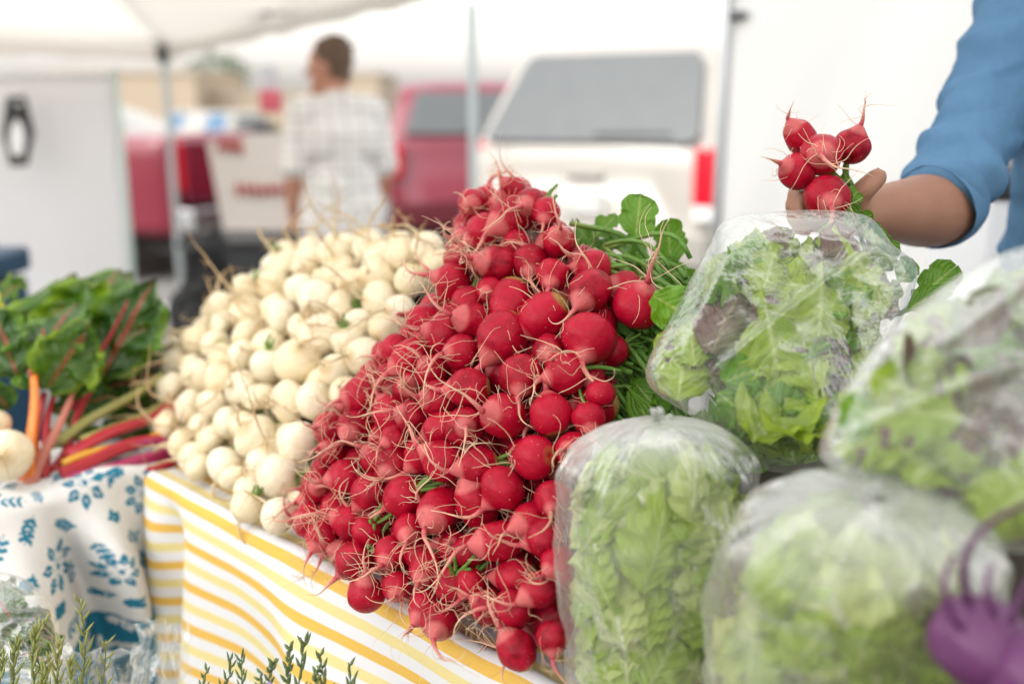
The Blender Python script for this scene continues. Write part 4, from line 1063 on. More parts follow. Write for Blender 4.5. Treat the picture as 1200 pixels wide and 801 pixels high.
mb.capsule(SR, .066, SL, .066); mb.capsule(Z(.92) - rgt * .085, .140, Z(.92) + rgt * .085, .140); mb.capsule(Z(.75) - rgt * .085, .138, Z(.75) + rgt * .085, .138); mb.capsule(Z(.58) - rgt * .09, .140, Z(.58) + rgt * .09, .140)
mb.capsule(Z(.9) + rgt * .08, .138, Z(.6) + rgt * .085, .14); mb.capsule(Z(.9) - rgt * .08, .138, Z(.6) - rgt * .085, .14)
mb.capsule(SR, .070, SR.lerp(EL, .5), .060); mb.capsule(SR.lerp(EL, .5), .058, EL + Vector((0, 0, .035)), .052)
mb.capsule(SL, .070, SL.lerp(EL2, .9), .058)
FAD = (WR - EL).normalized()
def fold(co):
    q = co - SR; a = (EL - SR).normalized(); l = q.dot(a)
    s_ = (co - SR).dot((EL - SR).normalized()); v = 0.006 * noise.noise(Vector((co.x * 10, co.y * 10, co.z * 24))) + 0.004 * noise.noise(co * 34)
    v += 0.010 * (0.22 - abs(noise.noise(Vector((co.x * 16 - co.z * 14, co.y * 10, co.z * 16 + co.x * 9)))))
    near = (co - EL).length
    v += 0.007 * math.sin(l * 95 + 5 * noise.noise(co * 9)) * math.exp(-(near / 0.15) ** 2) + 0.016 * (0.3 - abs(noise.noise(Vector((co.x * 7 + 3, co.y * 7 + 1, co.z * 11 + 7))))) 
    return max(v, -0.005)
sh = remeshed(mb, 'shirt', M['blue_shirt'], ps, 0.0055, 4, fold)
# the rolled cuff: a thick open band round the elbow end of the sleeve
cc = EL + FAD * 0.040 + Vector((0, 0, .004)); axd = ((EL - SR).normalized() * 0.45 + FAD * 0.9).normalized(); X = axd.orthogonal().normalized(); Y = axd.cross(X)
def cuff(u, v):
    g = v * 2 * math.pi; pr = u * 2 * math.pi
    r = 0.0515 + 0.0035 * math.cos(pr) + 0.0015 * math.sin(3 * g + 1) + 0.001 * noise.noise(Vector((math.cos(g) * 4, math.sin(g) * 4, u * 5)))
    return cc + axd * (0.024 * math.sin(pr) - 0.018) + (X * math.cos(g) + Y * math.sin(g)) * (r + 0.002 * math.sin(pr)), (u, v), 0
MB().grid(20, 60, cuff).build('cuff', M['blue_shirt'], ps)
mb = MB()
for q in (1, -1):
    hp = Z(.55) + rgt * .085 * q; kn = Z(.30) + rgt * .10 * q + f * .02; an = Z(.07) + rgt * .11 * q; mb.capsule(hp, .105, kn, .078); mb.capsule(kn, .078, an, .07)
mb.capsule(Z(.57) - rgt * .07, .125, Z(.57) + rgt * .07, .125); remeshed(mb, 'trousers', M['denim'], ps, 0.009, 4, lambda c_: 0.005 * noise.noise(c_ * 14))
mb = MB()
for q in (1, -1):
    an = Z(.05) + rgt * .11 * q; an.z = .06; mb.capsule(an, .05, an + f * .15 - Vector((0, 0, .015)), .042); mb.capsule(an, .055, an + Vector((0, 0, .06)), .055)
remeshed(mb, 'boots', M['boot'], ps, 0.009, 3)

# --- the bunch held up by the seller
hb = empty('radish_bunch', at(985, 235, 1.1), 'bunch of five red radishes held up by the stems in a hand', 'radish bunch')
HB = [(938,161,1.10,.0170,(-.62,-.25,.72),3,0), (963,181,1.07,.0228,(-.30,-.92,.05),5,1), (998,172,1.08,.0195,(.25,-.25,.95),8,0), (934,201,1.075,.0200,(-.8,-.45,.35),11,0), (969,231,1.055,.0238,(-.1,-.9,-.2),2,1)]
GR = at(995, 238, 1.11)
random.seed(9)
for x, y, d, r, dn, pi_, j in HB:
    p = at(x, y, d); put_bulb('radish', RAD[pi_], j, p, r, dn, random.uniform(0, 6), False, hb)
    c0 = p - Vector(dn).normalized() * r * .9
    for q in range(3):
        MB().tube(stem_path(c0 + rv(.003), GR + rv(.006), .004, 8, .004), [.0026] * 9, 8).build('stem', M['stalk'], hb)
for i in range(9):
    MB().tube(stem_path(GR + rv(.008), at(1030 + random.uniform(-12, 16), 285 + random.uniform(-5, 20), 1.11), 0, 8, .004), [.0026] * 9, 8).build('stem', M['stalk'], hb)
for b, t, w_, n_ in [((985,245,1.07),(1012,218,1.075),0,(0,-1,.3)), ((995,260,1.075),(1022,252,1.07),1,(0,-1,.3)), ((978,215,1.09),(998,205,1.09),2,(0,-1,.5)), ((995,225,1.07),(1004,268,1.07),3,(.3,-1,0)), ((1010,250,1.08),(1030,285,1.08),4,(0,-1,.2)), ((965,212,1.1),(985,205,1.09),5,(0,-1,.3)), ((1010,270,1.09),(1045,300,1.1),1,(0,-1,.2))]:
    leaf_child(RL[w_], hb, at(*b), at(*t), n_, 0.12)

# --- the man in the plaid shirt, walking away to the left
k = NT('plaid_cloth'); s_ = k.sep(k.coord('Object'))
def bands(v, sc, ph, wd):
    m = k.math('ABSOLUTE', k.math('SINE', k.math('MULTIPLY_ADD', v, sc, ph))); return k.ramp(m, [(wd, (1, 1, 1)), (wd + .12, (0, 0, 0))])
a = k.math('ADD', k.math('MULTIPLY', s_[0], .95), k.math('MULTIPLY', s_[1], .35))
c_ = k.mix(k.math('MULTIPLY', bands(s_[2], 36, .4, .2), .32), (0.84, 0.82, 0.80), (0.28, 0.26, 0.27)); c_ = k.mix(k.math('MULTIPLY', bands(a, 38, 0, .2), .32), c_, (0.28, 0.26, 0.27)); c_ = k.mix(k.math('MULTIPLY', bands(s_[2], 36, 1.9, .08), .3), c_, (0.4, .3, .3))
k.l(c_, k.b.inputs['Base Color']); k.b.inputs['Roughness'].default_value = .9; M['plaid'] = k.m
mp_ = at(398, 200, 5.1); mx = Vector((mp_.x, mp_.y, 0)); f = Vector((-.5, .87, 0)).normalized(); rgt = Vector((f.y, -f.x, 0)); fh = Vector((-.97, .22, 0))
pm = empty('person', mx, 'man with short brown hair in a white plaid shirt, turned away and facing left', 'person')
def A(z, r=0, fw=0): return mx + Vector((0, 0, z)) + rgt * r + f * fw
def person_body(mb, grow, torso=True):
    g = grow
    mb.capsule(A(1.42, -.17), .06 + g, A(1.42, .17), .06 + g); mb.capsule(A(1.28, -.08), .125 + g, A(1.28, .08), .125 + g); mb.capsule(A(1.05, -.06), .125 + g, A(1.05, .06), .125 + g); mb.capsule(A(.92, -.07), .13 + g, A(.92, .07), .13 + g); mb.capsule(A(1.28), .12 + g, A(.95), .125 + g)
hm = A(1.635, 0, .03) + fh * .02
mb = MB(); person_body(mb, 0); mb.capsule(A(1.42), .062, A(1.55), .056); head(mb, hm, fh, 1.12)
for q, el, wr in ((-1, A(1.14, -.245, -.01), A(.92, -.235, .07)), (1, A(1.14, .245, -.02), A(.93, .24, .06))):
    mb.capsule(A(1.42, .19 * q), .055, el, .044); mb.capsule(el, .046, el.lerp(wr, .4), .044); mb.capsule(el.lerp(wr, .4), .043, wr, .03)
    for i in range(4):
        k_ = wr + Vector((0, 0, -.085)) + f * (.03 - .02 * i); mb.capsule(wr, .022, k_, .013, 10); mb.capsule(k_, .011, k_ + Vector((0, 0, -.04)) + f * .008, .010, 10); mb.capsule(k_ + Vector((0, 0, -.04)) + f * .008, .010, k_ + Vector((0, 0, -.065)) - rgt * .012 * q, .0085, 10)
    mb.capsule(wr, .018, wr + f * .05 + Vector((0, 0, -.05)), .012, 10); mb.capsule(wr + f * .05 + Vector((0, 0, -.05)), .012, wr + f * .055 + Vector((0, 0, -.09)), .010, 10)
def legs(mb, g):
    for q, st_ in ((-1, .16), (1, -.14)):
        hp = A(.86, .09 * q); kn = A(.48, .10 * q, st_ * .7 + .03); an = A(.09, .10 * q, st_); mb.capsule(hp, .09 + g, kn, .06 + g); mb.capsule(kn, .06 + g, an, .042 + g)
legs(mb, 0)
for q, st_ in ((-1, .16), (1, -.14)): an = A(.07, .10 * q, st_); mb.capsule(an, .04, an + f * .15 - Vector((0, 0, .03)), .032)
remeshed(mb, 'body', M['skin_fair'], pm, .0065, 4); hair(hm, fh, 1.12, M['hair'], pm)
mb = MB(); person_body(mb, .022); mb.capsule(A(.95, -.07), .155, A(.84, -.07), .155); mb.capsule(A(.95, .07), .155, A(.84, .07), .155); mb.capsule(A(1.46), .07, A(1.50), .064)
for q, el in ((-1, A(1.14, -.245, -.01)), (1, A(1.14, .245, -.02))): mb.capsule(A(1.42, .19 * q), .078, A(1.42, .19 * q).lerp(el, .95), .068)
remeshed(mb, 'shirt', M['plaid'], pm, .009, 3, lambda c_: .009 * noise.noise(c_ * 9) + .005 * noise.noise(c_ * 21))
mb = MB(); legs(mb, .024); mb.capsule(A(.87, -.06), .13, A(.87, .06), .13); remeshed(mb, 'trousers', M['denim'], pm, .01, 3, lambda c_: .006 * noise.noise(c_ * 12))
mb = MB()
for q, st_ in ((-1, .16), (1, -.14)): an = A(.07, .10 * q, st_); an.z = .06; mb.capsule(an, .052, an + f * .16 - Vector((0, 0, .012)), .045)
remeshed(mb, 'shoes', M['boot'], pm, .01, 2)
# ------------------------------------------------------------------ ground, far things
k = NT('asphalt'); o_ = k.coord('Object'); k.l(k.mix(k.noise(o_, 1.2, 6, .6), k.mix(k.noise(o_, 90, 2), (.16, .155, .15), (.24, .235, .225)), (.22, .215, .205)), k.b.inputs['Base Color']); k.b.inputs['Roughness'].default_value = .9; k.bump(k.noise(o_, 120, 2), .3, .01)
g = MB().grid(8, 8, lambda u, v: (Vector((-300 + 600 * u, -100 + 700 * v, 0)), (u, v), 0)).build('ground', k.m, None, False); tag(g, kind='structure')
M['line'] = simple('road_paint', (.75, .75, .73), .8)
ln = MB()
for i in range(6):
    b = Vector((-9 + i * 3.0, 6.0 + .3 * i, .004)); d = Vector((.5, .86, 0)); s = Vector((.86, -.5, 0)) * .05
    ln.add([b - s, b + s, b + s + d * 5, b - s + d * 5], [(0, 1, 2, 3)])
ln = ln.build('parking_lines', M['line'], None, False); tag(ln, kind='structure')
M['stucco'] = simple('beige_stucco', (.46, .37, .28), .9, 0, .08, 2); M['stucco2'] = simple('beige_trim', (.52, .44, .36), .9, 0, .08, 2); M['win'] = simple('window_glass', (.06, .07, .08), .08)
def building(x0, x1, d, ytop, label, step=None):
    a = at(x0, ytop, d); b = at(x1, ytop, d); t = empty('building', (a.x + (b.x - a.x) / 2, a.y, 0), label, 'building'); h = a.z
    MB().box(((a.x + b.x) / 2, a.y + 4, h / 2), (b.x - a.x, 8, h)).build('wall', M['stucco'], t, False)
    MB().box(((a.x + b.x) / 2, a.y + 4, h + .08), (b.x - a.x + .2, 8.2, .16)).build('parapet', M['stucco2'], t, False)
building(60, 228, 44, 86, 'tall beige flat roofed building seen beyond the red pickup bed')
building(228.5, 400, 46, 110, 'lower beige flat roofed building behind the sign board'); building(400.5, 443, 45, 88, 'narrow beige building block just right of the plaid man head')
building(443.5, 560, 60, 116, 'far low beige building behind the red pickup cab')
# a distant tree above the low building
M['bark'] = simple('bark', (.10, .07, .05), .9); M['tree_leaf'] = leaf_mat('tree_leaf', (.05, .09, .03), (.09, .14, .05), (.1, .15, .06), trans=.3)
tr = empty('tree', (at(278, 120, 62).x, 60, 0), 'round green treetop showing over the low beige building', 'tree')
b = tr.location; MB().tube([b, b + Vector((.1, 0, 1.8)), b + Vector((.0, .1, 3.6))], [.2, .15, .08], 10).build('trunk', M['bark'], tr)
random.seed(2); mb = MB()
for i in range(1500):
    q = rv(1)
    if q.length > 1: continue
    q = q.normalized() * q.length ** .5; c = b + Vector((0, 0, 3.4)) + Vector((q.x * 1.9, q.y * 1.9, q.z * 1.3)) * (1 + .3 * noise.noise(q * 2)); fr = frame(rv(1), rv(1)); s = .16
    mb.add([c + fr @ Vector((-s, 0, 0)), c + fr @ Vector((0, -s * .5, 0)), c + fr @ Vector((s, 0, 0)), c + fr @ Vector((0, s * .5, 0))], [(0, 1, 2, 3)])
mb.build('crown', M['tree_leaf'], tr, False)

# ------------------------------------------------------------------ vehicles
def paint(name, c, rough=.3):
    k = NT(name); k.l(k.mix(k.noise(k.coord(), 3, 3), c, tuple(x * .85 for x in c)), k.b.inputs['Base Color']); k.b.inputs['Roughness'].default_value = rough; k.b.inputs['Coat Weight'].default_value = .6; k.b.inputs['Coat Roughness'].default_value = .08; return k.m
M['red_paint'] = paint('red_paint', (.20, .006, .026)); M['white_paint'] = paint('white_paint', (.42, .39, .355), .4); M['glass'] = simple('car_glass', (.055, .06, .065), .12, 0, .1); M['glass2'] = simple('tinted_car_glass', (.12, .127, .133), .22, 0, .1, 6, .35)
M['tyre'] = simple('tyre', (.02, .02, .02), .8); M['chrome'] = simple('chrome', (.6, .6, .62), .25, 1.0); M['tail'] = simple('red_lamp', (.60, .012, .03), .15); M['grey_plastic'] = simple('grey_plastic', (.25, .25, .26), .5); M['black'] = simple('black_plastic', (.015, .015, .017), .5)
def vehicle(label, cat, loc, yaw, W, stations, zb, belt, zr, mat, tumble=.2, wheels=(), parts=None, name=None):
    """stations: (y, top height); cross sections are lofted from tail to nose"""
    t = empty(name or cat.replace(' ', '_'), loc, label, cat, None, -yaw); MWt = Matrix.Translation(Vector(loc)) @ Matrix.Rotation(-yaw, 4, 'Z')
    def hw(z): return W * (1 - tumble * max(0, (z - belt) / (zr - belt))) * (1 - .06 * max(0, (belt - .25 - z)) )
    def top(y):
        for (a, b), (c, d) in zip(stations, stations[1:]):
            if a <= y <= c: return b + (d - b) * (y - a) / (c - a)
        return stations[-1][1]
    ys = sorted({round(y, 3) for y, _ in stations} | {round(stations[0][0] + i * .12, 3) for i in range(int((stations[-1][0] - stations[0][0]) / .12))})
    y0, y1 = ys[0], ys[-1]
    def sec(y):
        T = top(y); e = min(1, min(y - y0, y1 - y) / .22); e = .90 + .10 * math.sqrt(max(0, 1 - (1 - e) ** 2)); out = []
        for i in range(9): z = zb + (T - .07 - zb) * i / 8; out.append((hw(z) * e, z))
        w_ = hw(T - .07) * e; out += [(w_ - .012, T - .035), (w_ - .05, T - .008), (w_ * .55, T + .012), (0, T + .02)]
        return out
    vs = []; fs = []; n = 25
    for y in ys:
        s = sec(y); ring = [(x, z) for x, z in s] + [(-x, z) for x, z in s[-2::-1]]
        vs += [MWt @ Vector((x, y, z)) for x, z in ring]
    for i in range(len(ys) - 1):
        for j in range(n - 1): fs.append((i * n + j, i * n + j + 1, (i + 1) * n + j + 1, (i + 1) * n + j))
        fs.append((i * n + n - 1, i * n, (i + 1) * n, (i + 1) * n + n - 1))
    fs.append(tuple(range(n))); b_ = (len(ys) - 1) * n; fs.append(tuple(range(b_ + n - 1, b_ - 1, -1)))
    mb = MB(); mb.add(vs, fs); mb.build('body', mat, t)
    for y in wheels:
        for s in (1, -1):
            c = MWt @ Vector((s * (W - .10), y, .33)); ax = (MWt.to_3x3() @ Vector((1, 0, 0))) * s
            tm = MB(); tm.tube([c - ax * .10, c - ax * .09, c + ax * .09, c + ax * .105], [.29, .33, .33, .29], 28); w_ = tm.build('wheel', M['tyre'], t)
            MB().tube([c + ax * .10, c + ax * .112, c + ax * .115], [.21, .20, .12], 20).build('rim', M['chrome'], w_)
    def panel(nm, pts, m, th=.012, parent=t):
        """pts in local x, y, z lie on the shell; the panel stands a little proud of it"""
        P = [MWt @ Vector(p) for p in pts]; N = (P[1] - P[0]).cross(P[2] - P[0]).normalized(); mid = sum(P, Vector()) / len(P); cen = MWt @ Vector((0, (y0 + y1) / 2, .8))
        if N.dot(mid - cen) < 0: N = -N
        m_ = MB(); m_.prism([p - N * .01 for p in P], N * (th + .01)); return m_.build(nm, m, parent, False, .006)
    def block(nm, c, size, m): 
        m_ = MB(); m_.box(MWt @ Vector(c), size, MWt.to_3x3()); return m_.build(nm, m, t, False, .015)
    return t, hw, panel, block
# white van, tail towards us
q = at(700, 200, 6.95)
t, hw, panel, block = vehicle('white van with large dark rear window and red tail lamp behind the stall', 'van', (.50, q.y, 0), R(30), .95,
    [(0, .60), (.02, 1.02), (.06, 1.16), (.50, 1.82), (.62, 1.88), (1.4, 1.92), (3.3, 1.86), (4.0, 1.22), (4.9, 1.0), (5.0, .62)], .32, 1.12, 1.9, M['white_paint'], .20, (.95, 4.0), name='parked_van')
def onrear(x, z): y = .06 + (z - 1.16) / .66 * .44; return (x, y - .03, z + .02)
panel('rear_window', [onrear(-.83, 1.21), onrear(-.80, 1.19), onrear(.76, 1.19), onrear(.81, 1.24), onrear(.70, 1.74), onrear(.64, 1.80), onrear(-.62, 1.80), onrear(-.68, 1.76)], M['glass2'], .02)
panel('wiper', [onrear(.05, 1.22), onrear(.06, 1.245), onrear(.62, 1.25), onrear(.62, 1.235)], M['black'], .03)
for s in (1, -1):
    block('tail_lamp', (s * .872, .04 if s > 0 else .12, 1.00), (.14, .10, .38), M['tail']); block('tail_lamp', (s * .872, .04 if s > 0 else .12, .76), (.14, .09, .10), simple('white_lamp', (.8, .8, .8), .2))
    panel('side_window', [(s * hw(1.22), .75, 1.22), (s * hw(1.22), 1.7, 1.22), (s * hw(1.72), 1.7, 1.72), (s * hw(1.72), .85, 1.72)], M['glass']); panel('side_window', [(s * hw(1.22), 1.78, 1.22), (s * hw(1.22), 2.9, 1.22), (s * hw(1.72), 2.8, 1.72), (s * hw(1.72), 1.78, 1.72)], M['glass'])
block('bumper', (0, -.03, .52), (1.86, .16, .22), M['white_paint']); block('tailgate_handle', (0, -.015, 1.0), (.3, .03, .05), M['white_paint']); block('number_plate', (0, -.012, .80), (.32, .02, .16), simple('plate', (.6, .6, .58), .4))
# red pickup seen from its rear right corner
cr = at(197, 200, 8.0); a = R(-66); Wp = .95; rr_ = Vector((math.cos(a), -math.sin(a), 0)); loc = Vector((cr.x, cr.y, 0)) + rr_ * Wp
t, hw, panel, block = vehicle('red pickup truck behind the white banner and sign board, its open bed in view', 'pickup truck', loc, a, Wp,
    [(0, 1.18), (.03, 1.225), (2.36, 1.225), (2.40, 1.24), (2.62, 1.66), (2.9, 1.72), (4.0, 1.70), (4.7, 1.24), (5.7, 1.10), (5.8, .8)], .42, 1.2, 1.72, M['red_paint'], .16, (.95, 4.75), name='pickup_truck')
block('tailgate', (0, -.03, .94), (1.62, .05, .5), M['red_paint'])
for s in (1, -1):
    block('tail_lamp', (s * .86, -.02, .98), (.15, .06, .40), M['tail'])
    panel('side_window', [(s * hw(1.24), 2.72, 1.24), (s * hw(1.24), 4.35, 1.24), (s * hw(1.62), 3.85, 1.62), (s * hw(1.62), 2.86, 1.62)], M['glass2'])
block('bumper', (0, -.12, .56), (1.85, .16, .18), M['chrome'])
panel('rear_window', [(-.7, 2.47, 1.33), (.7, 2.47, 1.33), (.62, 2.60, 1.58), (-.62, 2.60, 1.58)], M['glass'], .03)
q = at(572, 200, 9.2)
t, hw, panel, block = vehicle('red sport utility vehicle between the plaid man and the white van', 'car', (q.x, q.y, 0), R(-6), .93, [(0, .6), (.03, 1.05), (.08, 1.16), (.34, 1.62), (.5, 1.68), (1.5, 1.71), (2.9, 1.66), (3.6, 1.15), (4.5, 1.0), (4.6, .6)], .32, 1.14, 1.7, M['red_paint'], .17, (.9, 3.7), name='parked_car')
def orr(x, z): return (x, .09 + (z - 1.16) / .46 * .26 - .03, z + .015)
panel('rear_window', [orr(-.76, 1.20), orr(.76, 1.20), orr(.64, 1.58), orr(-.64, 1.58)], M['glass2'], .02)
for s in (1, -1): block('tail_lamp', (s * .84, .02, .98), (.13, .1, .28), M['tail']); panel('side_window', [(s * hw(1.2), .5, 1.2), (s * hw(1.2), 2.9, 1.2), (s * hw(1.55), 2.7, 1.55), (s * hw(1.55), .62, 1.55)], M['glass2'])
block('bumper', (0, -.04, .5), (1.8, .16, .2), simple('dark_red_plastic', (.12, .01, .02), .5))
# white cars beyond
q = at(112, 150, 10.5)
t, hw, panel, block = vehicle('white hatchback half hidden by the white banner', 'car', (q.x - .2, q.y + 1.0, 0), R(90), .88, [(-2.6, .9), (-2.5, 1.1), (-1.9, 1.58), (-.6, 1.62), (.1, 1.42), (.75, 1.05), (1.6, .92), (1.8, .6)], .28, .98, 1.6, M['white_paint'], .2, (-1.7, 1.0), name='parked_car')
for s in (1, -1): panel('side_window', [(s * hw(1.02), -1.7, 1.02), (s * hw(1.02), .35, 1.02), (s * hw(1.38), -.05, 1.38), (s * hw(1.46), -.6, 1.46), (s * hw(1.46), -1.5, 1.46)], M['glass'])
q = at(198, 160, 18)
t, hw, panel, block = vehicle('white sedan far beyond the red pickup bed', 'car', (q.x, q.y, 0), R(8), .86, [(0, .6), (.05, .95), (.8, 1.02), (1.4, 1.42), (2.6, 1.42), (3.3, 1.0), (4.4, .85), (4.5, .5)], .25, .95, 1.42, M['white_paint'], .22, (.9, 3.6), name='parked_car')
panel('rear_window', [(-.68, .86, 1.04), (.68, .86, 1.04), (.56, 1.34, 1.36), (-.56, 1.34, 1.36)], simple('blue_car_glass', (.08, .16, .26), .1), .03)
for s in (1, -1): panel('side_window', [(s * hw(1.0), 1.1, 1.0), (s * hw(1.0), 3.0, 1.0), (s * hw(1.35), 2.6, 1.35), (s * hw(1.35), 1.5, 1.35)], M['glass']); block('tail_lamp', (s * .7, .0, .84), (.25, .06, .13), M['tail'])

# ------------------------------------------------------------------ the tent next door
k = NT('canopy_fabric'); k.l(k.mix(k.noise(k.coord(), 3, 3), (.50, .46, .41), (.44, .40, .35)), k.b.inputs['Base Color']); k.b.inputs['Roughness'].default_value = .8
tl = k.n('BsdfTranslucent'); tl.inputs[0].default_value = (.82, .77, .70, 1); mx = k.n('MixShader'); mx.inputs[0].default_value = .6; k.l(k.b.outputs[0], mx.inputs[1]); k.l(tl.outputs[0], mx.inputs[2]); k.l(mx.outputs[0], k.o.inputs[0]); M['canopy'] = k.m
M['steel'] = simple('pale_painted_steel', (.42, .47, .48), .4, .3); M['truss'] = simple('grey_truss_steel', (.10, .11, .11), .5, .3); M['steel_dark'] = simple('dark_joint', (.07, .075, .08), .5)
c0 = at(191, 52, 6.5); c1 = at(553, 2, 4.15); c0.z = 1.83; c1.z = 1.99; e1 = (c1 - c0); n1 = Vector((-e1.y, e1.x, 0)).normalized() * -1
if n1.x > 0: n1 = -n1
Lp = 3.05; c2 = c1 + n1 * Lp; c3 = c0 + n1 * Lp; cs = [c0, c1, c2, c3]; mid = sum(cs, Vector()) / 4; pk = mid + Vector((0, 0, .95))
tn = empty('market_tent', (mid.x, mid.y, 0), 'cream canopy tent on thin metal legs at the upper left', 'tent')
mb = MB()
for i in range(4):
    A_, B_ = cs[i], cs[(i + 1) % 4]
    mb.grid(14, 14, lambda u, v: (A_.lerp(B_, u).lerp(pk, v) - Vector((0, 0, .10 * math.sin(math.pi * v) * (1 - .3 * v) + .05 * math.sin(math.pi * u) * (1 - v) * 0)), (u, v), 0))
cn = mb.build('canopy', M['canopy'], tn)
mb = MB()
for i in range(4):
    A_, B_ = cs[i], cs[(i + 1) % 4]; o_ = ((A_ + B_) / 2 - mid).normalized() * .012
    mb.grid(16, 3, lambda u, v: (A_.lerp(B_, u) + o_ + Vector((0, 0, .02 - .10 * v - .01 * math.sin(u * 40) * v)), (u, v), 0))
vl = mb.build('valance', M['canopy'], tn)
for c in cs:
    MB().box((c.x, c.y, .93), (.038, .038, 1.86)).build('leg', M['steel'], tn, False, .004)
    MB().box((c.x, c.y, c.z - .01), (.075, .075, .17)).build('corner_bracket', M['steel_dark'], tn, False, .006); MB().box((c.x, c.y, .01), (.12, .12, .02)).build('foot', M['steel_dark'], tn, False)
for i in range(4):
    A_, B_ = cs[i], cs[(i + 1) % 4]
    for (s0, s1) in ((0, .5), (.5, 1)):
        for up in (0, 1):
            P = A_.lerp(B_, s0) + Vector((0, 0, .02 + .26 * up)); Q = A_.lerp(B_, s1) + Vector((0, 0, .02 + .26 * (1 - up))); mi = (mid - (A_ + B_) / 2).normalized() * (.03 + .03 * up)
            MB().tube([P + mi, Q + mi], .013, 8).build('truss_bar', M['truss'], tn)
    MB().tube([A_ + Vector((0, 0, .05)), pk - Vector((0, 0, .12))], .013, 8).build('roof_bar', M['steel'], tn)
# white banner with the black hexagonal badge
M['vinyl'] = simple('white_vinyl', (.80, .81, .84), .6, 0, .03); M['badge'] = simple('badge_black', (.02, .02, .022), .6)
tb = empty('banner_wall', at(60, 200, 5.2), 'white hanging banner with a black hexagon emblem at the far left', 'banner'); tb.location.z = 0
A_ = at(-150, 88, 5.3); B_ = at(131, 88, 5.2); ztop = B_.z
tb.location = ((A_.x + B_.x) / 2, A_.y, 0)
k = NT('banner_fabric'); k.b.inputs['Base Color'].default_value = (.88, .885, .90, 1); k.b.inputs['Roughness'].default_value = .7; tl = k.n('BsdfTranslucent'); tl.inputs[0].default_value = (.93, .935, .95, 1); mx = k.n('MixShader'); mx.inputs[0].default_value = .75; k.l(k.b.outputs[0], mx.inputs[1]); k.l(tl.outputs[0], mx.inputs[2]); k.l(mx.outputs[0], k.o.inputs[0]); M['banner'] = k.m
def bw(u, v): p = A_.lerp(B_, u); return Vector((p.x, p.y + .015 * math.sin(u * 14) * v, ztop * (1 - v) + .12 * v)), (u, v), 0
w_ = MB().grid(40, 12, bw).build('panel', M['banner'], tb); w_.modifiers.new('t', 'SOLIDIFY').thickness = .004
MB().tube([Vector((B_.x + .02, B_.y, 0)), Vector((B_.x + .02, B_.y, ztop + .03))], .016, 10).build('pole', simple('pale_green_pole', (.55, .66, .63), .4), tb)
MB().tube([A_, B_], .012, 8).build('top_rail', M['vinyl'], tb)
def flat(px_pts, d, m, nm, parent, th=.004):
    P = [at(x, y, d) for x, y in px_pts]; m_ = MB(); N = (P[1] - P[0]).cross(P[2] - P[0]).normalized(); N = N if N.dot(EYE - P[0]) > 0 else -N; m_.prism(P, N * th); return m_.build(nm, m, parent, False)
bd = flat([(8, 114), (30, 112), (41, 156), (33, 194), (12, 195), (2, 158)], 5.14, M['badge'], 'emblem', tb)
flat([(20, 140), (26, 146), (30, 160), (28, 178), (25, 182), (16, 182), (12, 174), (11, 158), (15, 145)], 5.13, M['vinyl'], 'bulb_mark', bd); flat([(18, 120), (26, 120), (25, 124), (19, 124)], 5.13, M['vinyl'], 'bulb_mark', bd)
# sign board with faded red lettering
sg = empty('sign_board', at(300, 280, 6.0), 'white sign board with faded red lettering left of the plaid man', 'sign'); sg.location.z = 0
M['board'] = simple('white_board', (.74, .68, .64), .7, 0, .04); M['letter'] = simple('faded_red_lettering', (.62, .16, .15), .7)
br = flat([(244, 168), (300, 158), (350, 156), (352, 286), (266, 284)], 6.0, M['board'], 'board', sg, .03)
random.seed(6)
def scrawl(x0, x1, y, h, n):
    m_ = MB()
    for i in range(n):
        x = x0 + (x1 - x0) * i / n; wv = (x1 - x0) / n; P = [at(x + wv * .1, y + h * random.uniform(-.1, .1), 5.955), at(x + wv * random.uniform(.2, .5), y - h * random.uniform(.4, .6), 5.955), at(x + wv * random.uniform(.4, .8), y + h * random.uniform(.3, .5), 5.955), at(x + wv * .85, y - h * random.uniform(0, .4), 5.955)]
        m_.tube(P, [.011] * 4, 6)
    m_.build('lettering', M['letter'], br)
scrawl(254, 284, 172, 20, 4); scrawl(274, 342, 224, 16, 7)
for x in (275, 345):
    P = at(x, 280, 6.06); MB().tube([Vector((P.x, P.y, 0)), Vector((P.x, P.y, .85))], .018, 8).build('leg', M['steel'], sg)
# product rack behind the board
dr = empty('display_stand', at(316, 160, 6.5), 'narrow display stand with grey header, red panel and dark jars behind the sign board', 'display stand'); dr.location.z = 0
def pxbox(x0, x1, y0, y1, d, th, m, nm, parent, bev=.01):
    a = at(x0, y0, d); b = at(x1, y1, d); return MB().box(((a.x + b.x) / 2, (a.y + b.y) / 2 + th / 2, (a.z + b.z) / 2), (abs(b.x - a.x), th, abs(a.z - b.z))).build(nm, m, parent, False, bev)
pxbox(303, 322, 76, 106, 6.5, .05, simple('grey_header', (.42, .42, .44), .7), 'header', dr); pxbox(304, 328, 106.5, 132, 6.48, .08, simple('red_panel', (.55, .10, .14), .6), 'panel', dr)
pxbox(296, 334, 166, 170, 6.4, .3, M['grey_plastic'], 'shelf', dr, .003); a = at(316, 168, 6.55); MB().box((a.x, a.y + .12, a.z / 2), (.06, .06, a.z)).build('post', M['steel'], dr, False)
random.seed(4)
for i, (x, cl) in enumerate(((299, (.10, .10, .11)), (306, (.18, .17, .18)), (313, (.08, .08, .09)), (320, (.22, .21, .2)), (327, (.30, .27, .12)))):
    a = at(x, 165.5, 6.45); h = random.uniform(.12, .19); MB().tube([a, a + Vector((0, 0, h * .7)), a + Vector((0, 0, h * .8)), a + Vector((0, 0, h))], [.02, .02, .012, .012], 12).build('jar', simple('jar_%d' % i, cl, .3), dr)
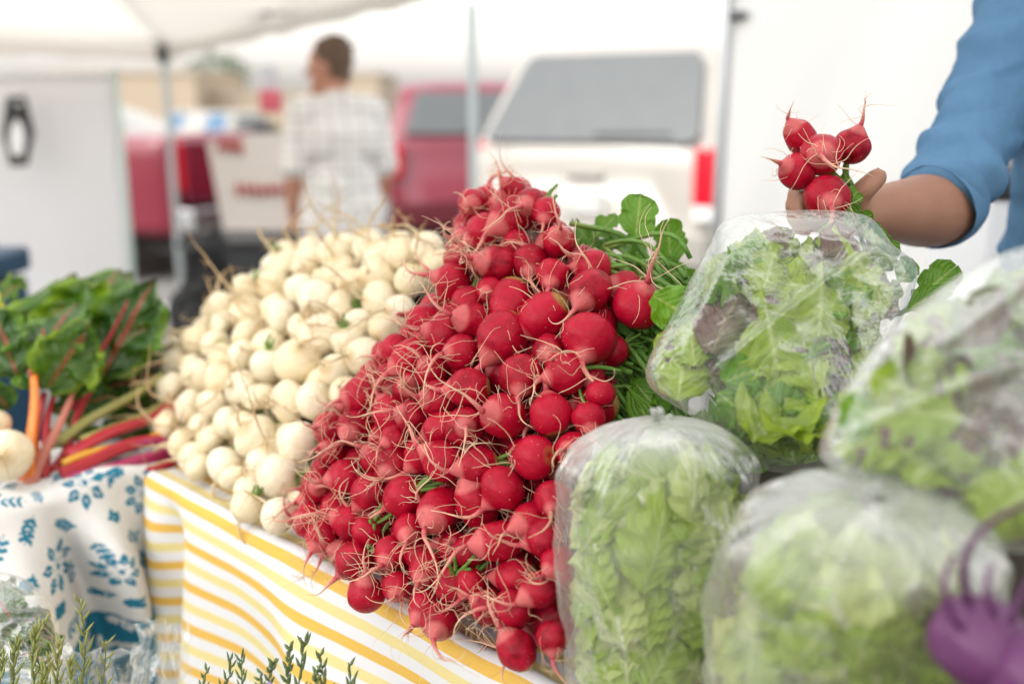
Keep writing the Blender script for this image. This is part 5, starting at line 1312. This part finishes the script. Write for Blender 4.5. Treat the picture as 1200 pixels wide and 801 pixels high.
# bins and cooler
a = at(214, 275, 3.4); bn = empty('black_sack', (a.x, a.y + .2, 0), 'slumped black plastic sack standing behind the turnips', 'sack')
mb = MB(); mb.capsule((a.x, a.y + .2, .12), .13, (a.x - .01, a.y + .2, a.z * .6), .115, 20, 8); mb.capsule((a.x, a.y + .2, a.z * .5), .11, (a.x + .02, a.y + .2, a.z - .09), .085, 20, 8); mb.capsule((a.x + .03, a.y + .2, a.z - .12), .05, (a.x + .05, a.y + .2, a.z - .01), .022)
mb.capsule((a.x - .06, a.y + .18, .1), .09, (a.x - .07, a.y + .2, a.z * .72), .06)
remeshed(mb, 'sack_skin', simple('black_sack', (.008, .008, .009), .55, 0, .2, 6, .3), bn, .009, 3, lambda c_: .016 * noise.noise(c_ * 11) + .010 * (.25 - abs(noise.noise(c_ * 17))))
a = at(268, 292, 4.2); b2 = empty('storage_bin', (a.x, a.y + .25, 0), 'low wide dark crate on the asphalt under the sign board', 'bin')
MB().box((a.x, a.y + .25, a.z / 2), (.42, .42, a.z)).build('bin_body', simple('charcoal_plastic', (.03, .032, .036), .6), b2, False, .02); MB().box((a.x, a.y + .25, a.z + .012), (.45, .45, .03)).build('lid', M['black'], b2, False, .008)
a = at(34, 287, 3.1); a.y -= .39; cl = empty('cooler', (a.x - .3, a.y + .2, 0), 'dark blue cooler box behind the chard at the far left', 'cooler'); M['cool'] = simple('blue_cooler_plastic', (.012, .055, .11), .4)
MB().box((a.x - .3, a.y + .2, (a.z - .09) / 2), (.58, .38, a.z - .09)).build('box', M['cool'], cl, False, .02); MB().box((a.x - .3, a.y + .2, a.z - .04), (.60, .40, .075)).build('lid', M['cool'], cl, False, .015); MB().tube([(a.x - .5, a.y - .02, a.z - .2), (a.x - .45, a.y - .05, a.z - .2), (a.x - .15, a.y - .05, a.z - .2), (a.x - .1, a.y - .02, a.z - .2)], .012, 8).build('handle', M['grey_plastic'], cl)
# our own tent wall on the right
k = NT('tent_wall_fabric'); k.l(k.mix(k.noise(k.coord(), 2, 3), (.83, .82, .80), (.79, .77, .75)), k.b.inputs['Base Color']); k.b.inputs['Roughness'].default_value = .8
tl = k.n('BsdfTranslucent'); tl.inputs[0].default_value = (.91, .90, .885, 1); mx = k.n('MixShader'); mx.inputs[0].default_value = .7; k.l(k.b.outputs[0], mx.inputs[1]); k.l(tl.outputs[0], mx.inputs[2]); k.l(mx.outputs[0], k.o.inputs[0])
tw = empty('stall_tent', (1.5, 2.9, 0), 'white tent with a hanging fabric wall and grey pole behind the person in blue', 'tent'); A_ = at(853, 100, 3.3); B_ = at(1500, 100, 2.7)
tw.location = ((A_.x + B_.x) / 2, (A_.y + B_.y) / 2, 0)
def twf(u, v):
    p = A_.lerp(B_, u); fo = .012 * math.sin((u * 1.3 + v * .5) * 16) + .010 * noise.noise(Vector((u * 5, v * 4, 1))) + .012 * noise.noise(Vector(((u + v * .7) * 9, v * 1.5, 4))); return Vector((p.x, p.y + fo, 2.25 * (1 - v) + .05 * v)), (u, v), 0
MB().grid(70, 50, twf).build('fabric', k.m, tw)
MB().tube([Vector((A_.x - .015, A_.y, 0)), Vector((A_.x - .015, A_.y, 2.3))], .017, 12).build('pole', simple('grey_pole', (.30, .31, .32), .4, .3), tw)
p = at(853, 20, 3.28); MB().box((p.x + .03, p.y - .02, p.z), (.10, .05, .028)).build('clamp', M['steel_dark'], tw, False, .006)
MB().tube([Vector((A_.x, A_.y, 2.27)), Vector((B_.x, B_.y, 2.27))], .014, 8).build('top_rail', M['steel'], tw)
MB().grid(20, 20, lambda u, v: (Vector((-1.7 + 4.2 * u, -1.2 + 3.4 * v, 2.32 + .35 * min(1, 2 * min(u, 1 - u, v, 1 - v)))), (u, v), 0)).build('shade_roof_fabric', k.m, tw)  # unseen stall roof, its reach shaped to shade the foreground and spare the wall
# dark box with white wrappings behind the seller
a = at(1185, 238, 2.1); sb = empty('storage_box', (a.x, a.y + .2, 0), 'black box topped with white paper behind the arm of the person in blue', 'box')
a.x += .09; MB().box((a.x + .1, a.y + .2, (a.z) / 2), (.42, .3, a.z)).build('box_body', M['vinyl'], sb, False, .01); MB().box((a.x + .1, a.y + .2, a.z + .03), (.44, .32, .05)).build('dark_rim', M['black'], sb, False, .008)
random.seed(12); mb = MB()
for i in range(9): mb.ball((a.x + .1 + random.uniform(-.17, .17), a.y + .2 + random.uniform(-.1, .1), a.z + .075 + random.uniform(0, .03)), random.uniform(.03, .05), 12, 8, (1, 1, .7))
remeshed(mb, 'paper', M['vinyl'], sb, .008, 2, lambda c_: .008 * noise.noise(c_ * 40))
